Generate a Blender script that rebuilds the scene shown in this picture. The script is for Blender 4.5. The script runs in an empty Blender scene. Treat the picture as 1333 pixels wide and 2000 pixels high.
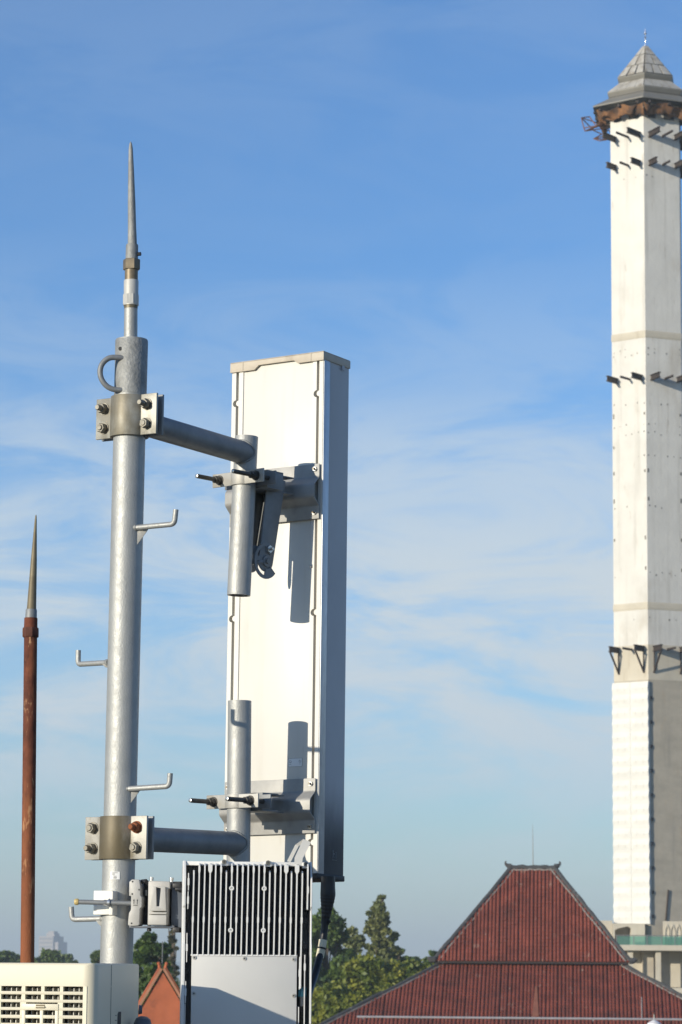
import bpy, bmesh, math, random
import numpy as np
from mathutils import Vector, Matrix

random.seed(7)
rng = np.random.default_rng(11)
C = bpy.context.scene.collection
PI = math.pi
R_ = math.radians

# ------------------------------------------------------------------ camera
EYE = 14.0                      # eye height above the street
F = 5833.0                      # focal length in photo pixels (105 mm on a 36 mm high frame)
HORIZON = 1900.0
PITCH = math.atan((HORIZON - 1000.0) / F)
ROLL = 0.0072
fwd = Vector((0, math.cos(PITCH), math.sin(PITCH)))
right0 = Vector((1, 0, 0))
up0 = right0.cross(fwd)
rightv = right0 * math.cos(ROLL) + up0 * math.sin(ROLL)
upv = up0 * math.cos(ROLL) - right0 * math.sin(ROLL)
CAM = Vector((0, 0, EYE))
cam_d = bpy.data.cameras.new('camera')
cam = bpy.data.objects.new('camera', cam_d)
C.objects.link(cam)
m = Matrix((rightv, upv, -fwd)).transposed().to_4x4()
m.translation = CAM
cam.matrix_world = m
cam_d.sensor_fit = 'VERTICAL'
cam_d.sensor_height = 36.0
cam_d.sensor_width = 24.0
cam_d.lens = 36.0 * F / 2000.0
cam_d.clip_start = 0.1
cam_d.clip_end = 60000
cam_d.dof.use_dof = True
cam_d.dof.focus_distance = 8.25
cam_d.dof.aperture_fstop = 21.0
bpy.context.scene.camera = cam

# ------------------------------------------------------------------ sun, sky, exposure
SUN_AZ = R_(48)                 # the sun stands behind the camera, this far round to the left
SUN_EL = R_(13)
to_sun = Vector((-math.sin(SUN_AZ) * math.cos(SUN_EL), -math.cos(SUN_AZ) * math.cos(SUN_EL), math.sin(SUN_EL)))
sun_d = bpy.data.lights.new('sun', 'SUN')
sun_d.energy = 4.9
sun_d.angle = R_(0.5)
sun_d.color = (1.0, 0.91, 0.75)
sun = bpy.data.objects.new('sun', sun_d)
C.objects.link(sun)
sun.rotation_euler = to_sun.to_track_quat('Z', 'Y').to_euler()

world = bpy.data.worlds.new('World')
bpy.context.scene.world = world
world.use_nodes = True
nt = world.node_tree
nt.nodes.clear()
def wn(t, **kw):
    n = nt.nodes.new(t)
    for k, v in kw.items():
        setattr(n, k, v)
    return n
sky = wn('ShaderNodeTexSky', sky_type='NISHITA', sun_disc=False)
sky.sun_elevation = SUN_EL
# Blender's sun_rotation turns clockwise from +Y: the sun is at azimuth 180 + 48 degrees
sky.sun_rotation = PI + SUN_AZ
sky.altitude = 700.0
sky.air_density = 1.0
sky.dust_density = 0.6
sky.ozone_density = 2.2
tc = wn('ShaderNodeTexCoord')
# thin cirrus, stretched along the horizon: direction divided by its height like a flat cloud layer
sep = wn('ShaderNodeSeparateXYZ')
nt.links.new(tc.outputs['Generated'], sep.inputs[0])
def wmath(op, a, b=None, clamp=False):
    n = wn('ShaderNodeMath', operation=op, use_clamp=clamp)
    for i, v in enumerate((a, b)):
        if v is None: continue
        if isinstance(v, (int, float)): n.inputs[i].default_value = v
        else: nt.links.new(v, n.inputs[i])
    return n.outputs[0]
zz = wmath('MAXIMUM', sep.outputs['Z'], 0.0)
mp = wn('ShaderNodeMapping')
mp.inputs['Scale'].default_value = (5.0, 5.0, 17.0)
mp.inputs['Rotation'].default_value = (0.0, R_(14), 0.0)
mp.inputs['Location'].default_value = (2.3, 0.4, 1.15)
nt.links.new(tc.outputs['Generated'], mp.inputs['Vector'])
nz = wn('ShaderNodeTexNoise')
nz.inputs['Scale'].default_value = 2.3
nz.inputs['Detail'].default_value = 7.0
nz.inputs['Roughness'].default_value = 0.62
nz.inputs['Distortion'].default_value = 0.6
nt.links.new(mp.outputs[0], nz.inputs['Vector'])
cl = wn('ShaderNodeMapRange', interpolation_type='SMOOTHSTEP')
cl.inputs['From Min'].default_value = 0.34
cl.inputs['From Max'].default_value = 0.62
nt.links.new(nz.outputs['Fac'], cl.inputs['Value'])
# the cirrus bank lies low: fades out upwards
bank = wn('ShaderNodeValToRGB')
bank.color_ramp.interpolation = 'EASE'
e = bank.color_ramp.elements
e[0].position = 0.0; e[0].color = (0.15, 0.15, 0.15, 1)
e[1].position = 0.36; e[1].color = (0.04, 0.04, 0.04, 1)
for p_, v_ in ((0.045, 0.42), (0.085, 0.95), (0.125, 1.0), (0.165, 0.72), (0.20, 0.26), (0.245, 0.05), (0.31, 0.10)):
    q = e.new(p_); q.color = (v_, v_, v_, 1)
nt.links.new(zz, bank.inputs[0])
veil = wmath('ADD', wmath('MULTIPLY', cl.outputs[0], 0.80), 0.20)
cfac = wmath('MULTIPLY', veil, bank.outputs[0])
# a little air light low down plus the sky's own blue
grade = wn('ShaderNodeValToRGB')
grade.color_ramp.interpolation = 'EASE'
e = grade.color_ramp.elements
e[0].position = 0.0; e[0].color = (0.98, 1.20, 1.50, 1)
e[1].position = 0.14; e[1].color = (0.77, 1.19, 1.66, 1)
nt.links.new(zz, grade.inputs[0])
tint = wn('ShaderNodeMix', data_type='RGBA', blend_type='MULTIPLY')
tint.inputs[0].default_value = 1.0
nt.links.new(sky.outputs[0], tint.inputs[6])
nt.links.new(grade.outputs[0], tint.inputs[7])
mixc = wn('ShaderNodeMix', data_type='RGBA')
nt.links.new(cfac, mixc.inputs[0])
nt.links.new(tint.outputs[2], mixc.inputs[6])
mixc.inputs[7].default_value = (6.2, 7.1, 7.8, 1)
bg = wn('ShaderNodeBackground')
bg.inputs['Strength'].default_value = 0.10
nt.links.new(mixc.outputs[2], bg.inputs['Color'])
wo = wn('ShaderNodeOutputWorld')
nt.links.new(bg.outputs[0], wo.inputs['Surface'])

sc = bpy.context.scene
sc.view_settings.view_transform = 'Standard'
sc.view_settings.look = 'None'
sc.view_settings.exposure = 0.0
sc.view_settings.gamma = 1.0
sc.view_settings.use_curve_mapping = False
sc.render.engine = 'CYCLES'
sc.cycles.max_bounces = 6
sc.cycles.diffuse_bounces = 3
sc.cycles.glossy_bounces = 3
sc.cycles.transmission_bounces = 4
sc.cycles.volume_bounces = 0
sc.cycles.use_denoising = True

# ------------------------------------------------------------------ measuring helpers
def ray(px, py):
    return (rightv * ((px - 666.5) / F) - upv * ((py - 1000.0) / F) + fwd)
def P(px, py, d):
    """The place seen at a photo pixel, d metres forward of the camera."""
    r = ray(px, py)
    return CAM + r * (d / r.y)
def on_plane(px, py, p0, n):
    r = ray(px, py)
    return CAM + r * ((Vector(p0) - CAM).dot(n) / r.dot(n))
class Frame:
    """A local frame: origin and three unit axes."""
    def __init__(s, o, u, v, w):
        s.o, s.u, s.v, s.w = Vector(o), Vector(u).normalized(), Vector(v).normalized(), Vector(w).normalized()
    def __call__(s, a, b, c=0.0):
        return s.o + s.u * a + s.v * b + s.w * c
    def px(s, px, py, c=0.0):
        q = on_plane(px, py, s.o + s.w * c, s.w) - s.o
        return q.dot(s.u), q.dot(s.v)
    def mat(s, a=0, b=0, c=0):
        mm = Matrix((s.u, s.v, s.w)).transposed().to_4x4()
        mm.translation = s(a, b, c)
        return mm
Z = Vector((0, 0, 1))

# ------------------------------------------------------------------ object helpers
WM = {}                         # world matrix of each thing, known before any depsgraph update
def tag(o, label=None, cat=None, group=None, kind=None):
    if label: o['label'] = label
    if cat: o['category'] = cat
    if group: o['group'] = group
    if kind: o['kind'] = kind
    return o
def thing(name, label, cat, loc, group=None):
    o = bpy.data.objects.new(name, None)
    o.empty_display_size = 0.1
    C.objects.link(o)
    o.location = loc
    WM[o.name] = Matrix.Translation(Vector(loc))
    return tag(o, label, cat, group)
def link(name, me, parent, W):
    o = bpy.data.objects.new(name, me)
    C.objects.link(o)
    if parent is not None:
        o.parent = parent
        o.matrix_basis = WM[parent.name].inverted() @ W
    else:
        o.matrix_basis = W
    WM[o.name] = W
    return o
class MB:
    """Collects shapes in world space; build() makes them ONE mesh object under its thing."""
    def __init__(s):
        s.v, s.f = [], []
    def add(s, vs, fs):
        k = len(s.v)
        s.v += [tuple(x) for x in vs]
        s.f += [tuple(i + k for i in f) for f in fs]
        return s
    def box(s, fr, a0, a1, b0, b1, c0, c1):
        vs = [fr(a, b, c) for c in (c0, c1) for b in (b0, b1) for a in (a0, a1)]
        fs = [(0, 2, 3, 1), (4, 5, 7, 6), (0, 1, 5, 4), (2, 6, 7, 3), (0, 4, 6, 2), (1, 3, 7, 5)]
        return s.add(vs, fs)
    def cyl(s, p0, p1, r0, r1=None, n=24, caps=(True, True)):
        r1 = r0 if r1 is None else r1
        return s.lathe(p0, p1, [(0, r0), (1, r1)], n, caps)
    def lathe(s, p0, p1, prof, n=24, caps=(True, True), phase=0.0):
        """prof: (fraction along p0-p1, radius)"""
        p0, p1 = Vector(p0), Vector(p1)
        d = (p1 - p0)
        ax = d.normalized()
        t = ax.orthogonal().normalized() if abs(ax.z) < 0.9 else Vector((1, 0, 0)) - ax * ax.x
        t.normalize()
        b = ax.cross(t)
        vs = []
        for (k, r) in prof:
            o = p0 + d * k
            for i in range(n):
                a = 2 * PI * i / n + phase
                vs.append(o + (t * math.cos(a) + b * math.sin(a)) * r)
        fs = []
        for j in range(len(prof) - 1):
            for i in range(n):
                i2 = (i + 1) % n
                fs.append((j * n + i, j * n + i2, (j + 1) * n + i2, (j + 1) * n + i))
        if caps[0]: fs.append(tuple(range(n - 1, -1, -1)))
        if caps[1]: fs.append(tuple((len(prof) - 1) * n + i for i in range(n)))
        return s.add(vs, fs)
    def pipe(s, p0, p1, r, t, n=40):
        """an open pipe with wall thickness t"""
        return s.lathe(p0, p1, [(0, r - t), (0, r), (1, r), (1, r - t), (0, r - t)], n, (False, False))
    def tube(s, pts, r, n=12, caps=True):
        pts = [Vector(p) for p in pts]
        rs = r if isinstance(r, (list, tuple)) else [r] * len(pts)
        vs, prev = [], None
        for i, p in enumerate(pts):
            d = (pts[min(i + 1, len(pts) - 1)] - pts[max(i - 1, 0)]).normalized()
            t = d.orthogonal().normalized() if prev is None else (prev - d * prev.dot(d)).normalized()
            prev = t
            b = d.cross(t)
            for k in range(n):
                a = 2 * PI * k / n
                vs.append(p + (t * math.cos(a) + b * math.sin(a)) * rs[i])
        fs = []
        for j in range(len(pts) - 1):
            for i in range(n):
                i2 = (i + 1) % n
                fs.append((j * n + i, j * n + i2, (j + 1) * n + i2, (j + 1) * n + i))
        if caps:
            fs.append(tuple(range(n - 1, -1, -1)))
            fs.append(tuple((len(pts) - 1) * n + i for i in range(n)))
        return s.add(vs, fs)
    def prism(s, poly, to3, c0, c1):
        """extrude the polygon poly (2-D) from depth c0 to c1; to3(a, b, c) -> world"""
        n = len(poly)
        vs = [to3(a, b, c0) for a, b in poly] + [to3(a, b, c1) for a, b in poly]
        fs = [tuple(range(n - 1, -1, -1)), tuple(range(n, 2 * n))]
        for i in range(n):
            j = (i + 1) % n
            fs.append((i, j, n + j, n + i))
        return s.add(vs, fs)
    def strip(s, line, t, to3, c0, c1):
        """a bent sheet: the open 2-D polyline thickened by t, extruded from c0 to c1 (quads only)"""
        pts = [Vector((a, b)) for a, b in line]
        off = []
        for i, p in enumerate(pts):
            d0 = (pts[i] - pts[i - 1]).normalized() if i else None
            d1 = (pts[i + 1] - pts[i]).normalized() if i < len(pts) - 1 else None
            d0 = d0 or d1; d1 = d1 or d0
            n0 = Vector((-d0.y, d0.x)); n1 = Vector((-d1.y, d1.x))
            nn = (n0 + n1).normalized()
            off.append(p + nn * (t / max(0.35, nn.dot(n0))))
        k = len(pts)
        vs = []
        for c in (c0, c1):
            vs += [to3(p.x, p.y, c) for p in pts] + [to3(p.x, p.y, c) for p in off]
        fs = []
        for i in range(k - 1):
            fs.append((i, i + 1, 2 * k + i + 1, 2 * k + i))
            fs.append((k + i, 3 * k + i, 3 * k + i + 1, k + i + 1))
            fs.append((i, k + i, k + i + 1, i + 1))
            fs.append((2 * k + i, 2 * k + i + 1, 3 * k + i + 1, 3 * k + i))
        fs.append((0, 2 * k, 3 * k, k))
        fs.append((k - 1, 2 * k - 1, 4 * k - 1, 3 * k - 1))
        return s.add(vs, fs)
    def mesh(s, name, mat, W, bevel=0, segs=2, angle=40, smooth=True):
        inv = W.inverted()
        me = bpy.data.meshes.new(name)
        me.from_pydata([tuple(inv @ Vector(v)) for v in s.v], [], s.f)
        bm = bmesh.new()
        bm.from_mesh(me)
        bmesh.ops.recalc_face_normals(bm, faces=bm.faces)
        if bevel:
            es = [e for e in bm.edges if len(e.link_faces) == 2 and e.calc_face_angle(0) > R_(30)]
            bmesh.ops.bevel(bm, geom=es, offset=bevel, segments=segs, affect='EDGES', clamp_overlap=True, profile=0.5)
        bm.to_mesh(me)
        bm.free()
        if smooth:
            me.shade_smooth()
            me.set_sharp_from_angle(angle=R_(angle))
        if mat: me.materials.append(mat)
        return me
    def build(s, name, mat, parent, bevel=0, segs=2, angle=40, smooth=True, kind=None):
        W = WM[parent.name] if parent is not None else Matrix.Identity(4)
        o = link(name, s.mesh(name, mat, W, bevel, segs, angle, smooth), parent, W)
        if kind: o['kind'] = kind
        return o
    def solo(s, name, mat, label, cat, loc, group=None, kind=None, **kw):
        """a thing that is one mesh"""
        W = Matrix.Translation(Vector(loc))
        o = link(name, s.mesh(name, mat, W, **kw), None, W)
        return tag(o, label, cat, group, kind)
def fillet(pts, rad, n=6):
    pts = [Vector(p) for p in pts]
    out = [pts[0]]
    for i in range(1, len(pts) - 1):
        a, b, c = pts[i - 1], pts[i], pts[i + 1]
        p = b + (a - b).normalized() * rad
        q = b + (c - b).normalized() * rad
        for k in range(n + 1):
            t = k / n
            out.append(p * (1 - t) ** 2 + b * 2 * t * (1 - t) + q * t * t)
    out.append(pts[-1])
    return out
def arc2(cx, cy, r, a0, a1, n=14):
    return [(cx + r * math.cos(R_(a0 + (a1 - a0) * i / n)), cy + r * math.sin(R_(a0 + (a1 - a0) * i / n))) for i in range(n + 1)]

# ------------------------------------------------------------------ materials
def pmat(name, col, rough=0.6, metal=0.0, var=0.12, scale=12.0, bump=0.0, bscale=120.0, bdist=0.002,
         stains=(), spec=0.5, stretch=(1, 1, 1), rvar=0.0):
    """Principled material: base colour mottled by noise, optional stains (colour, scale, from, to, strength, stretch), optional bump."""
    mt = bpy.data.materials.new(name)
    mt.use_nodes = True
    t = mt.node_tree
    bs = t.nodes['Principled BSDF']
    N = lambda k: t.nodes.new(k)
    L = t.links.new
    co = N('ShaderNodeTexCoord')
    def noise(sc_, st=(1, 1, 1), det=5, loc=(0, 0, 0)):
        mpn = N('ShaderNodeMapping'); mpn.inputs['Scale'].default_value = st; mpn.inputs['Location'].default_value = loc
        L(co.outputs['Object'], mpn.inputs['Vector'])
        nn = N('ShaderNodeTexNoise'); nn.inputs['Scale'].default_value = sc_; nn.inputs['Detail'].default_value = det
        nn.inputs['Roughness'].default_value = 0.6
        L(mpn.outputs[0], nn.inputs['Vector'])
        return nn.outputs['Fac']
    rmp = N('ShaderNodeMapRange')
    rmp.inputs['From Min'].default_value = 0.3; rmp.inputs['From Max'].default_value = 0.7
    rmp.inputs['To Min'].default_value = 1 - var; rmp.inputs['To Max'].default_value = 1 + var
    L(noise(scale, stretch), rmp.inputs['Value'])
    mul = N('ShaderNodeMix'); mul.data_type = 'RGBA'; mul.blend_type = 'MULTIPLY'; mul.inputs[0].default_value = 1
    mul.inputs[6].default_value = (*col, 1)
    L(rmp.outputs[0], mul.inputs[7])
    cur = mul.outputs[2]
    for k, (scol, ssc, f0, f1, amt, st) in enumerate(stains):
        r2 = N('ShaderNodeMapRange'); r2.interpolation_type = 'SMOOTHSTEP'
        r2.inputs['From Min'].default_value = f0; r2.inputs['From Max'].default_value = f1
        r2.inputs['To Max'].default_value = amt
        L(noise(ssc, st, 6, (3.1 * k + 1.7, 2.2, 0.7)), r2.inputs['Value'])
        mx = N('ShaderNodeMix'); mx.data_type = 'RGBA'
        L(r2.outputs[0], mx.inputs[0]); L(cur, mx.inputs[6]); mx.inputs[7].default_value = (*scol, 1)
        cur = mx.outputs[2]
    L(cur, bs.inputs['Base Color'])
    bs.inputs['Roughness'].default_value = rough
    if rvar:
        r3 = N('ShaderNodeMapRange'); r3.inputs['From Min'].default_value = 0.3; r3.inputs['From Max'].default_value = 0.7
        r3.inputs['To Min'].default_value = rough - rvar; r3.inputs['To Max'].default_value = rough + rvar
        L(noise(scale * 2.3), r3.inputs['Value']); L(r3.outputs[0], bs.inputs['Roughness'])
    bs.inputs['Metallic'].default_value = metal
    bs.inputs['Specular IOR Level'].default_value = spec
    if bump:
        bp = N('ShaderNodeBump'); bp.inputs['Strength'].default_value = bump; bp.inputs['Distance'].default_value = bdist
        L(noise(bscale, stretch, 3), bp.inputs['Height']); L(bp.outputs[0], bs.inputs['Normal'])
    return mt

M = {}
brown = (0.16, 0.125, 0.075)
M['galv'] = pmat('galvanised_steel', (0.40, 0.405, 0.39), 0.56, 0.50, 0.07, 22, 0.6, 190, 0.0016, [((0.30, 0.285, 0.24), 9, .56, .74, .30, (2.5, 2.5, .10)), ((0.52, 0.44, 0.30), 8, .66, .72, .40, (1, 1, .35)), ((0.16, 0.16, 0.155), 55, .70, .75, .5, (1, 1, .5))], rvar=.07)
M['galv_rough'] = pmat('rough_galvanised_steel', (0.29, 0.295, 0.285), 0.65, 0.35, 0.28, 26, 0.9, 90, 0.003, [((0.22, 0.22, 0.21), 18, .58, .68, .6, (1, 1, .4))])
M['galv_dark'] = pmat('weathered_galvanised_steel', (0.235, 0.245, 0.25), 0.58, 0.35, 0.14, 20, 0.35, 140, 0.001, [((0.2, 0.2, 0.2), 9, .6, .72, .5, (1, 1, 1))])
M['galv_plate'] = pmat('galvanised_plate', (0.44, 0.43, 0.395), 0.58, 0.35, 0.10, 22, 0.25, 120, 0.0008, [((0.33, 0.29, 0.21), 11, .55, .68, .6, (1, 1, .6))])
M['hat'] = pmat('grey_galvanised_bracket', (0.36, 0.355, 0.335), 0.58, 0.35, 0.12, 18, 0.25, 120, 0.0008, [((0.22, 0.21, 0.19), 9, .55, .70, .5, (1, 1, .6))])
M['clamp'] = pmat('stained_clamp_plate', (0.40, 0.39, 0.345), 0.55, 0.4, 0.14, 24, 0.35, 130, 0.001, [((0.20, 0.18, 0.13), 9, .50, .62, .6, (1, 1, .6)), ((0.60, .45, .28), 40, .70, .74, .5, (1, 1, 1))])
M['clamp_brown'] = pmat('brown_stained_clamp', (0.155, 0.13, 0.08), 0.5, 0.35, 0.25, 20, 0.3, 130, 0.001, [((0.40, 0.38, 0.33), 13, .52, .62, .8, (1, 1, .7))])
M['bolt'] = pmat('bolt_steel', (0.21, 0.20, 0.17), 0.5, 0.6, 0.2, 60, 0.3, 300, 0.0005, [((0.22, 0.16, 0.09), 45, .5, .7, .5, (1, 1, 1))])
M['bolt_dark'] = pmat('dark_threaded_rod', (0.10, 0.095, 0.085), 0.5, 0.6, 0.2, 60)
M['bolt_bright'] = pmat('bright_bolt_steel', (0.62, 0.62, 0.60), 0.35, 0.9, 0.1, 60)
M['rust'] = pmat('rust', (0.125, 0.036, 0.018), 0.85, 0.1, 0.4, 30, 0.8, 160, 0.002, [((0.33, 0.12, 0.045), 16, .50, .66, .8, (1, 1, .22)), ((0.52, 0.30, 0.15), 42, .60, .68, .75, (1, 1, .35)), ((0.06, 0.022, 0.014), 7, .58, .7, .6, (1, 1, .3))])
M['rust_dark'] = pmat('dark_rust', (0.10, 0.036, 0.022), 0.8, 0.15, 0.3, 30, 0.5, 160, 0.002, [((0.24, 0.08, 0.03), 22, .55, .68, .7, (1, 1, .3))])
M['brass'] = pmat('tarnished_brass', (0.20, 0.17, 0.11), 0.6, 0.3, 0.2, 25, 0.1, 100, 0.001, [((0.12, 0.09, 0.05), 12, .5, .7, .5, (1, 1, .4))])
M['brass_dark'] = pmat('bronze_coupling', (0.20, 0.16, 0.105), 0.5, 0.4, 0.2, 30)
M['sleeve'] = pmat('pale_sleeve', (0.50, 0.49, 0.45), 0.5, 0.15, 0.06, 30)
M['panel'] = pmat('white_painted_aluminium', (0.66, 0.645, 0.595), 0.42, 0.0, 0.02, 4, 0.0, 10, 0.001, [((0.52, 0.46, 0.36), 7, .50, .72, .22, (2.5, 2.5, .12)), ((0.45, 0.39, 0.29), 26, .64, .74, .30, (1, 1, .3)), ((0.74, 0.72, 0.66), 3, .5, .7, .5, (1, 1, .4))])
M['radome'] = pmat('grey_radome', (0.50, 0.51, 0.52), 0.5, 0.0, 0.05, 5, 0, 10, .001, [((0.30, 0.30, 0.30), 3, .56, .8, .4, (1, 1, .25))])
M['edge'] = pmat('mill_aluminium_edge', (0.55, 0.56, 0.57), 0.4, 0.6, 0.12, 60, 0.15, 200, .0005, stretch=(1, 1, .3))
M['cap'] = pmat('tan_plastic_cap', (0.52, 0.455, 0.36), 0.6, 0.0, 0.12, 14, 0.1, 120, .001, [((0.30, 0.25, 0.18), 10, .52, .68, .6, (1, 1, .3))])
M['black'] = pmat('black_plastic', (0.018, 0.018, 0.02), 0.5, 0.0, 0.2, 30)
M['rubber'] = pmat('black_rubber', (0.016, 0.016, 0.017), 0.42, 0.0, 0.3, 60, 0.2, 150, .001)
M['tagwhite'] = pmat('cream_tape', (0.72, 0.66, 0.48), 0.6)
M['radio'] = pmat('light_grey_cast_housing', (0.74, 0.735, 0.71), 0.5, 0.0, 0.04, 12, 0.1, 300, .0006)
M['gap_shade_casting'] = pmat('grey_casting_with_gap_shade', (0.34, 0.345, 0.35), 0.55, 0.1, 0.08, 14, 0.1, 200, .0006)  # darker than the fins: shade of the gaps put into the colour
M['cover'] = pmat('grey_cover_plate', (0.62, 0.61, 0.575), 0.55, 0.0, 0.04, 6, 0.08, 200, .0006, [((0.40, .38, .34), 9, .66, .8, .35, (1, 1, 1))])
M['radio_dark'] = pmat('dark_blue_grey_casting', (0.10, 0.115, 0.14), 0.5, 0.0, 0.2, 20)
M['cast'] = pmat('grey_cast_aluminium', (0.42, 0.41, 0.385), 0.55, 0.1, 0.06, 40, 0.2, 250, .0006)
M['whiteblock'] = pmat('white_plastic_block', (0.80, 0.78, 0.71), 0.5)
M['yellow'] = pmat('yellow_rod_cap', (0.55, 0.42, 0.17), 0.5, 0, 0.2, 60)
M['ac'] = pmat('cream_sheet_metal', (0.74, 0.68, 0.52), 0.45, 0.0, 0.02, 5)
M['ac_side'] = M['ac']
M['coil'] = pmat('grey_coil_fins', (0.48, 0.46, 0.40), 0.6, 0.2, 0.15, 60)
M['coil_dark'] = pmat('dark_coil_back', (0.20, 0.19, 0.165), 0.7, 0.0, 0.3, 30)
M['ink'] = pmat('dark_ink', (0.05, 0.05, 0.05), 0.6)
M['sticker'] = pmat('white_sticker', (0.80, 0.80, 0.78), 0.5, 0, 0.02)
M['cyan'] = pmat('blue_connector_sleeve', (0.05, 0.22, 0.32), 0.5)
M['whitewash'] = pmat('whitewashed_concrete', (0.66, 0.64, 0.585), 0.8, 0, 0.07, 0.5, 0.3, 3.0, .05, [((0.42, 0.37, 0.29), .42, .54, .76, .5, (1, 1, .5)), ((0.46, 0.44, 0.39), 1.3, .48, .72, .55, (1.6, 1.6, .07)), ((0.36, 0.31, 0.24), 2.4, .62, .74, .5, (1.2, 1.2, .25))])
M['concrete'] = pmat('raw_concrete', (0.44, 0.395, 0.315), 0.85, 0, 0.12, 0.6, 0.3, 3.0, .05, [((0.27, 0.25, 0.21), .7, .5, .75, .6, (1.5, 1.5, .18)), ((0.50, 0.38, 0.24), 1.6, .58, .75, .5, (1, 1, .3))], stretch=(1, 1, 2.2))
M['concrete_pale'] = pmat('pale_concrete', (0.55, 0.50, 0.40), 0.85, 0, 0.1, 0.5, 0.2, 3.0, .05, [((0.34, 0.28, 0.19), .8, .55, .75, .5, (1.5, 1.5, .25))])
M['cladding'] = pmat('white_relief_cladding', (0.70, 0.69, 0.64), 0.75, 0, 0.06, 0.8, 0.15, 6.0, .03)
M['towerroof'] = pmat('grey_roof_sheet', (0.42, 0.40, 0.355), 0.6, 0.05, 0.14, 1.2, 0, 10, .01, [((0.22, 0.18, 0.13), 2.2, .48, .68, .7, (1, 1, .5))])
M['fascia'] = pmat('grey_fascia', (0.20, 0.19, 0.165), 0.6, 0.05, 0.1, 1.0)
M['seam'] = pmat('dark_roof_seam', (0.10, 0.095, 0.085), 0.7)
M['beam'] = pmat('dark_steel_beam', (0.055, 0.042, 0.036), 0.7, 0.3, 0.3, 1.5)
M['scaf'] = pmat('rusty_scaffold_tube', (0.20, 0.10, 0.07), 0.8, 0.1, 0.3, 1.5)
M['net'] = pmat('orange_brown_netting', (0.22, 0.105, 0.042), 0.9, 0, 0.4, 1.3, 0.5, 5, .1, [((0.07, 0.042, 0.026), 1.1, .44, .60, .85, (1, 1, 1))])
M['steel_tip'] = pmat('bright_finial', (0.85, 0.86, 0.88), 0.25, 0.9)
M['opening'] = pmat('opening_shade', (0.06, 0.06, 0.06), 0.9)  # near-black colour stands in for the shade inside holes and openings
def glass_mat():
    mt = bpy.data.materials.new('green_glass'); mt.use_nodes = True
    t = mt.node_tree; t.nodes.clear()
    g = t.nodes.new('ShaderNodeBsdfPrincipled'); g.inputs['Base Color'].default_value = (0.25, 0.45, 0.40, 1); g.inputs['Roughness'].default_value = .08
    tr = t.nodes.new('ShaderNodeBsdfTransparent'); tr.inputs[0].default_value = (0.62, 0.86, 0.80, 1)
    mx = t.nodes.new('ShaderNodeMixShader'); mx.inputs[0].default_value = .25
    o = t.nodes.new('ShaderNodeOutputMaterial')
    t.links.new(tr.outputs[0], mx.inputs[1]); t.links.new(g.outputs[0], mx.inputs[2]); t.links.new(mx.outputs[0], o.inputs[0])
    return mt
M['glass'] = glass_mat()
M['tile'] = pmat('dark_red_roof_tile', (0.205, 0.050, 0.030), 0.75, 0, 0.30, 1.1, 0.3, 9, .03, [((0.34, 0.21, 0.16), 1.7, .62, .70, .5, (1, 1, .25)), ((0.075, 0.030, 0.022), .6, .50, .72, .65, (1, 1, .6)), ((0.45, 0.38, 0.33), 5, .68, .72, .6, (1, 1, .6))])
M['repair'] = pmat('faded_repair', (0.26, 0.095, 0.055), 0.8, 0, 0.25, 3)
M['hip'] = pmat('dark_grey_hip_cement', (0.06, 0.061, 0.062), 0.85, 0, 0.25, 2, 0, 10, .01, [((0.30, 0.29, 0.27), 1.6, .60, .70, .6, (1, 1, 1))])
M['mortar'] = pmat('pale_mortar', (0.22, 0.20, 0.18), 0.85, 0, 0.4, 2.5)
M['soffit'] = pmat('dark_soffit', (0.03, 0.02, 0.018), 0.8)
M['pipe_grey'] = pmat('grey_painted_pipe', (0.36, 0.35, 0.36), 0.5, 0.2, 0.1, 3)
M['terracotta'] = pmat('orange_terracotta', (0.44, 0.125, 0.055), 0.8, 0, 0.14, 2.5, 0.35, 30, .01, [((0.22, 0.075, 0.045), 4.0, .58, .70, .55, (1, 1, 1)), ((0.58, 0.33, 0.22), 9, .70, .76, .4, (1, 1, 1))])
M['terracotta_edge'] = pmat('pale_terracotta_edge', (0.42, 0.20, 0.12), 0.8, 0, 0.2, 4)
M['bark'] = pmat('bark', (0.11, 0.085, 0.06), 0.9, 0, 0.3, 3)
M['far_wall'] = pmat('far_tower_wall', (0.36, 0.33, 0.32), 0.8, 0, 0.06, .1)
M['far_glass'] = pmat('far_tower_windows', (0.16, 0.17, 0.19), 0.5, 0, 0.1, .1)
M['plaster'] = pmat('plaster_wall', (0.45, 0.40, 0.33), 0.85, 0, 0.1, .5)
M['roof_floor'] = pmat('rooftop_screed', (0.22, 0.21, 0.195), 0.9, 0, 0.2, 1.5, .3, 30, .01)
M['ground'] = pmat('city_ground', (0.085, 0.095, 0.06), 0.95, 0, 0.4, 0.02, 0, 1, .01, [((0.17, 0.12, 0.09), .05, .5, .6, .7, (1, 1, 1))])
M['hill'] = pmat('hill_forest', (0.05, 0.07, 0.04), 0.95, 0, 0.3, 0.003)
M['globe'] = pmat('white_globe', (0.80, 0.77, 0.76), 0.4)
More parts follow.
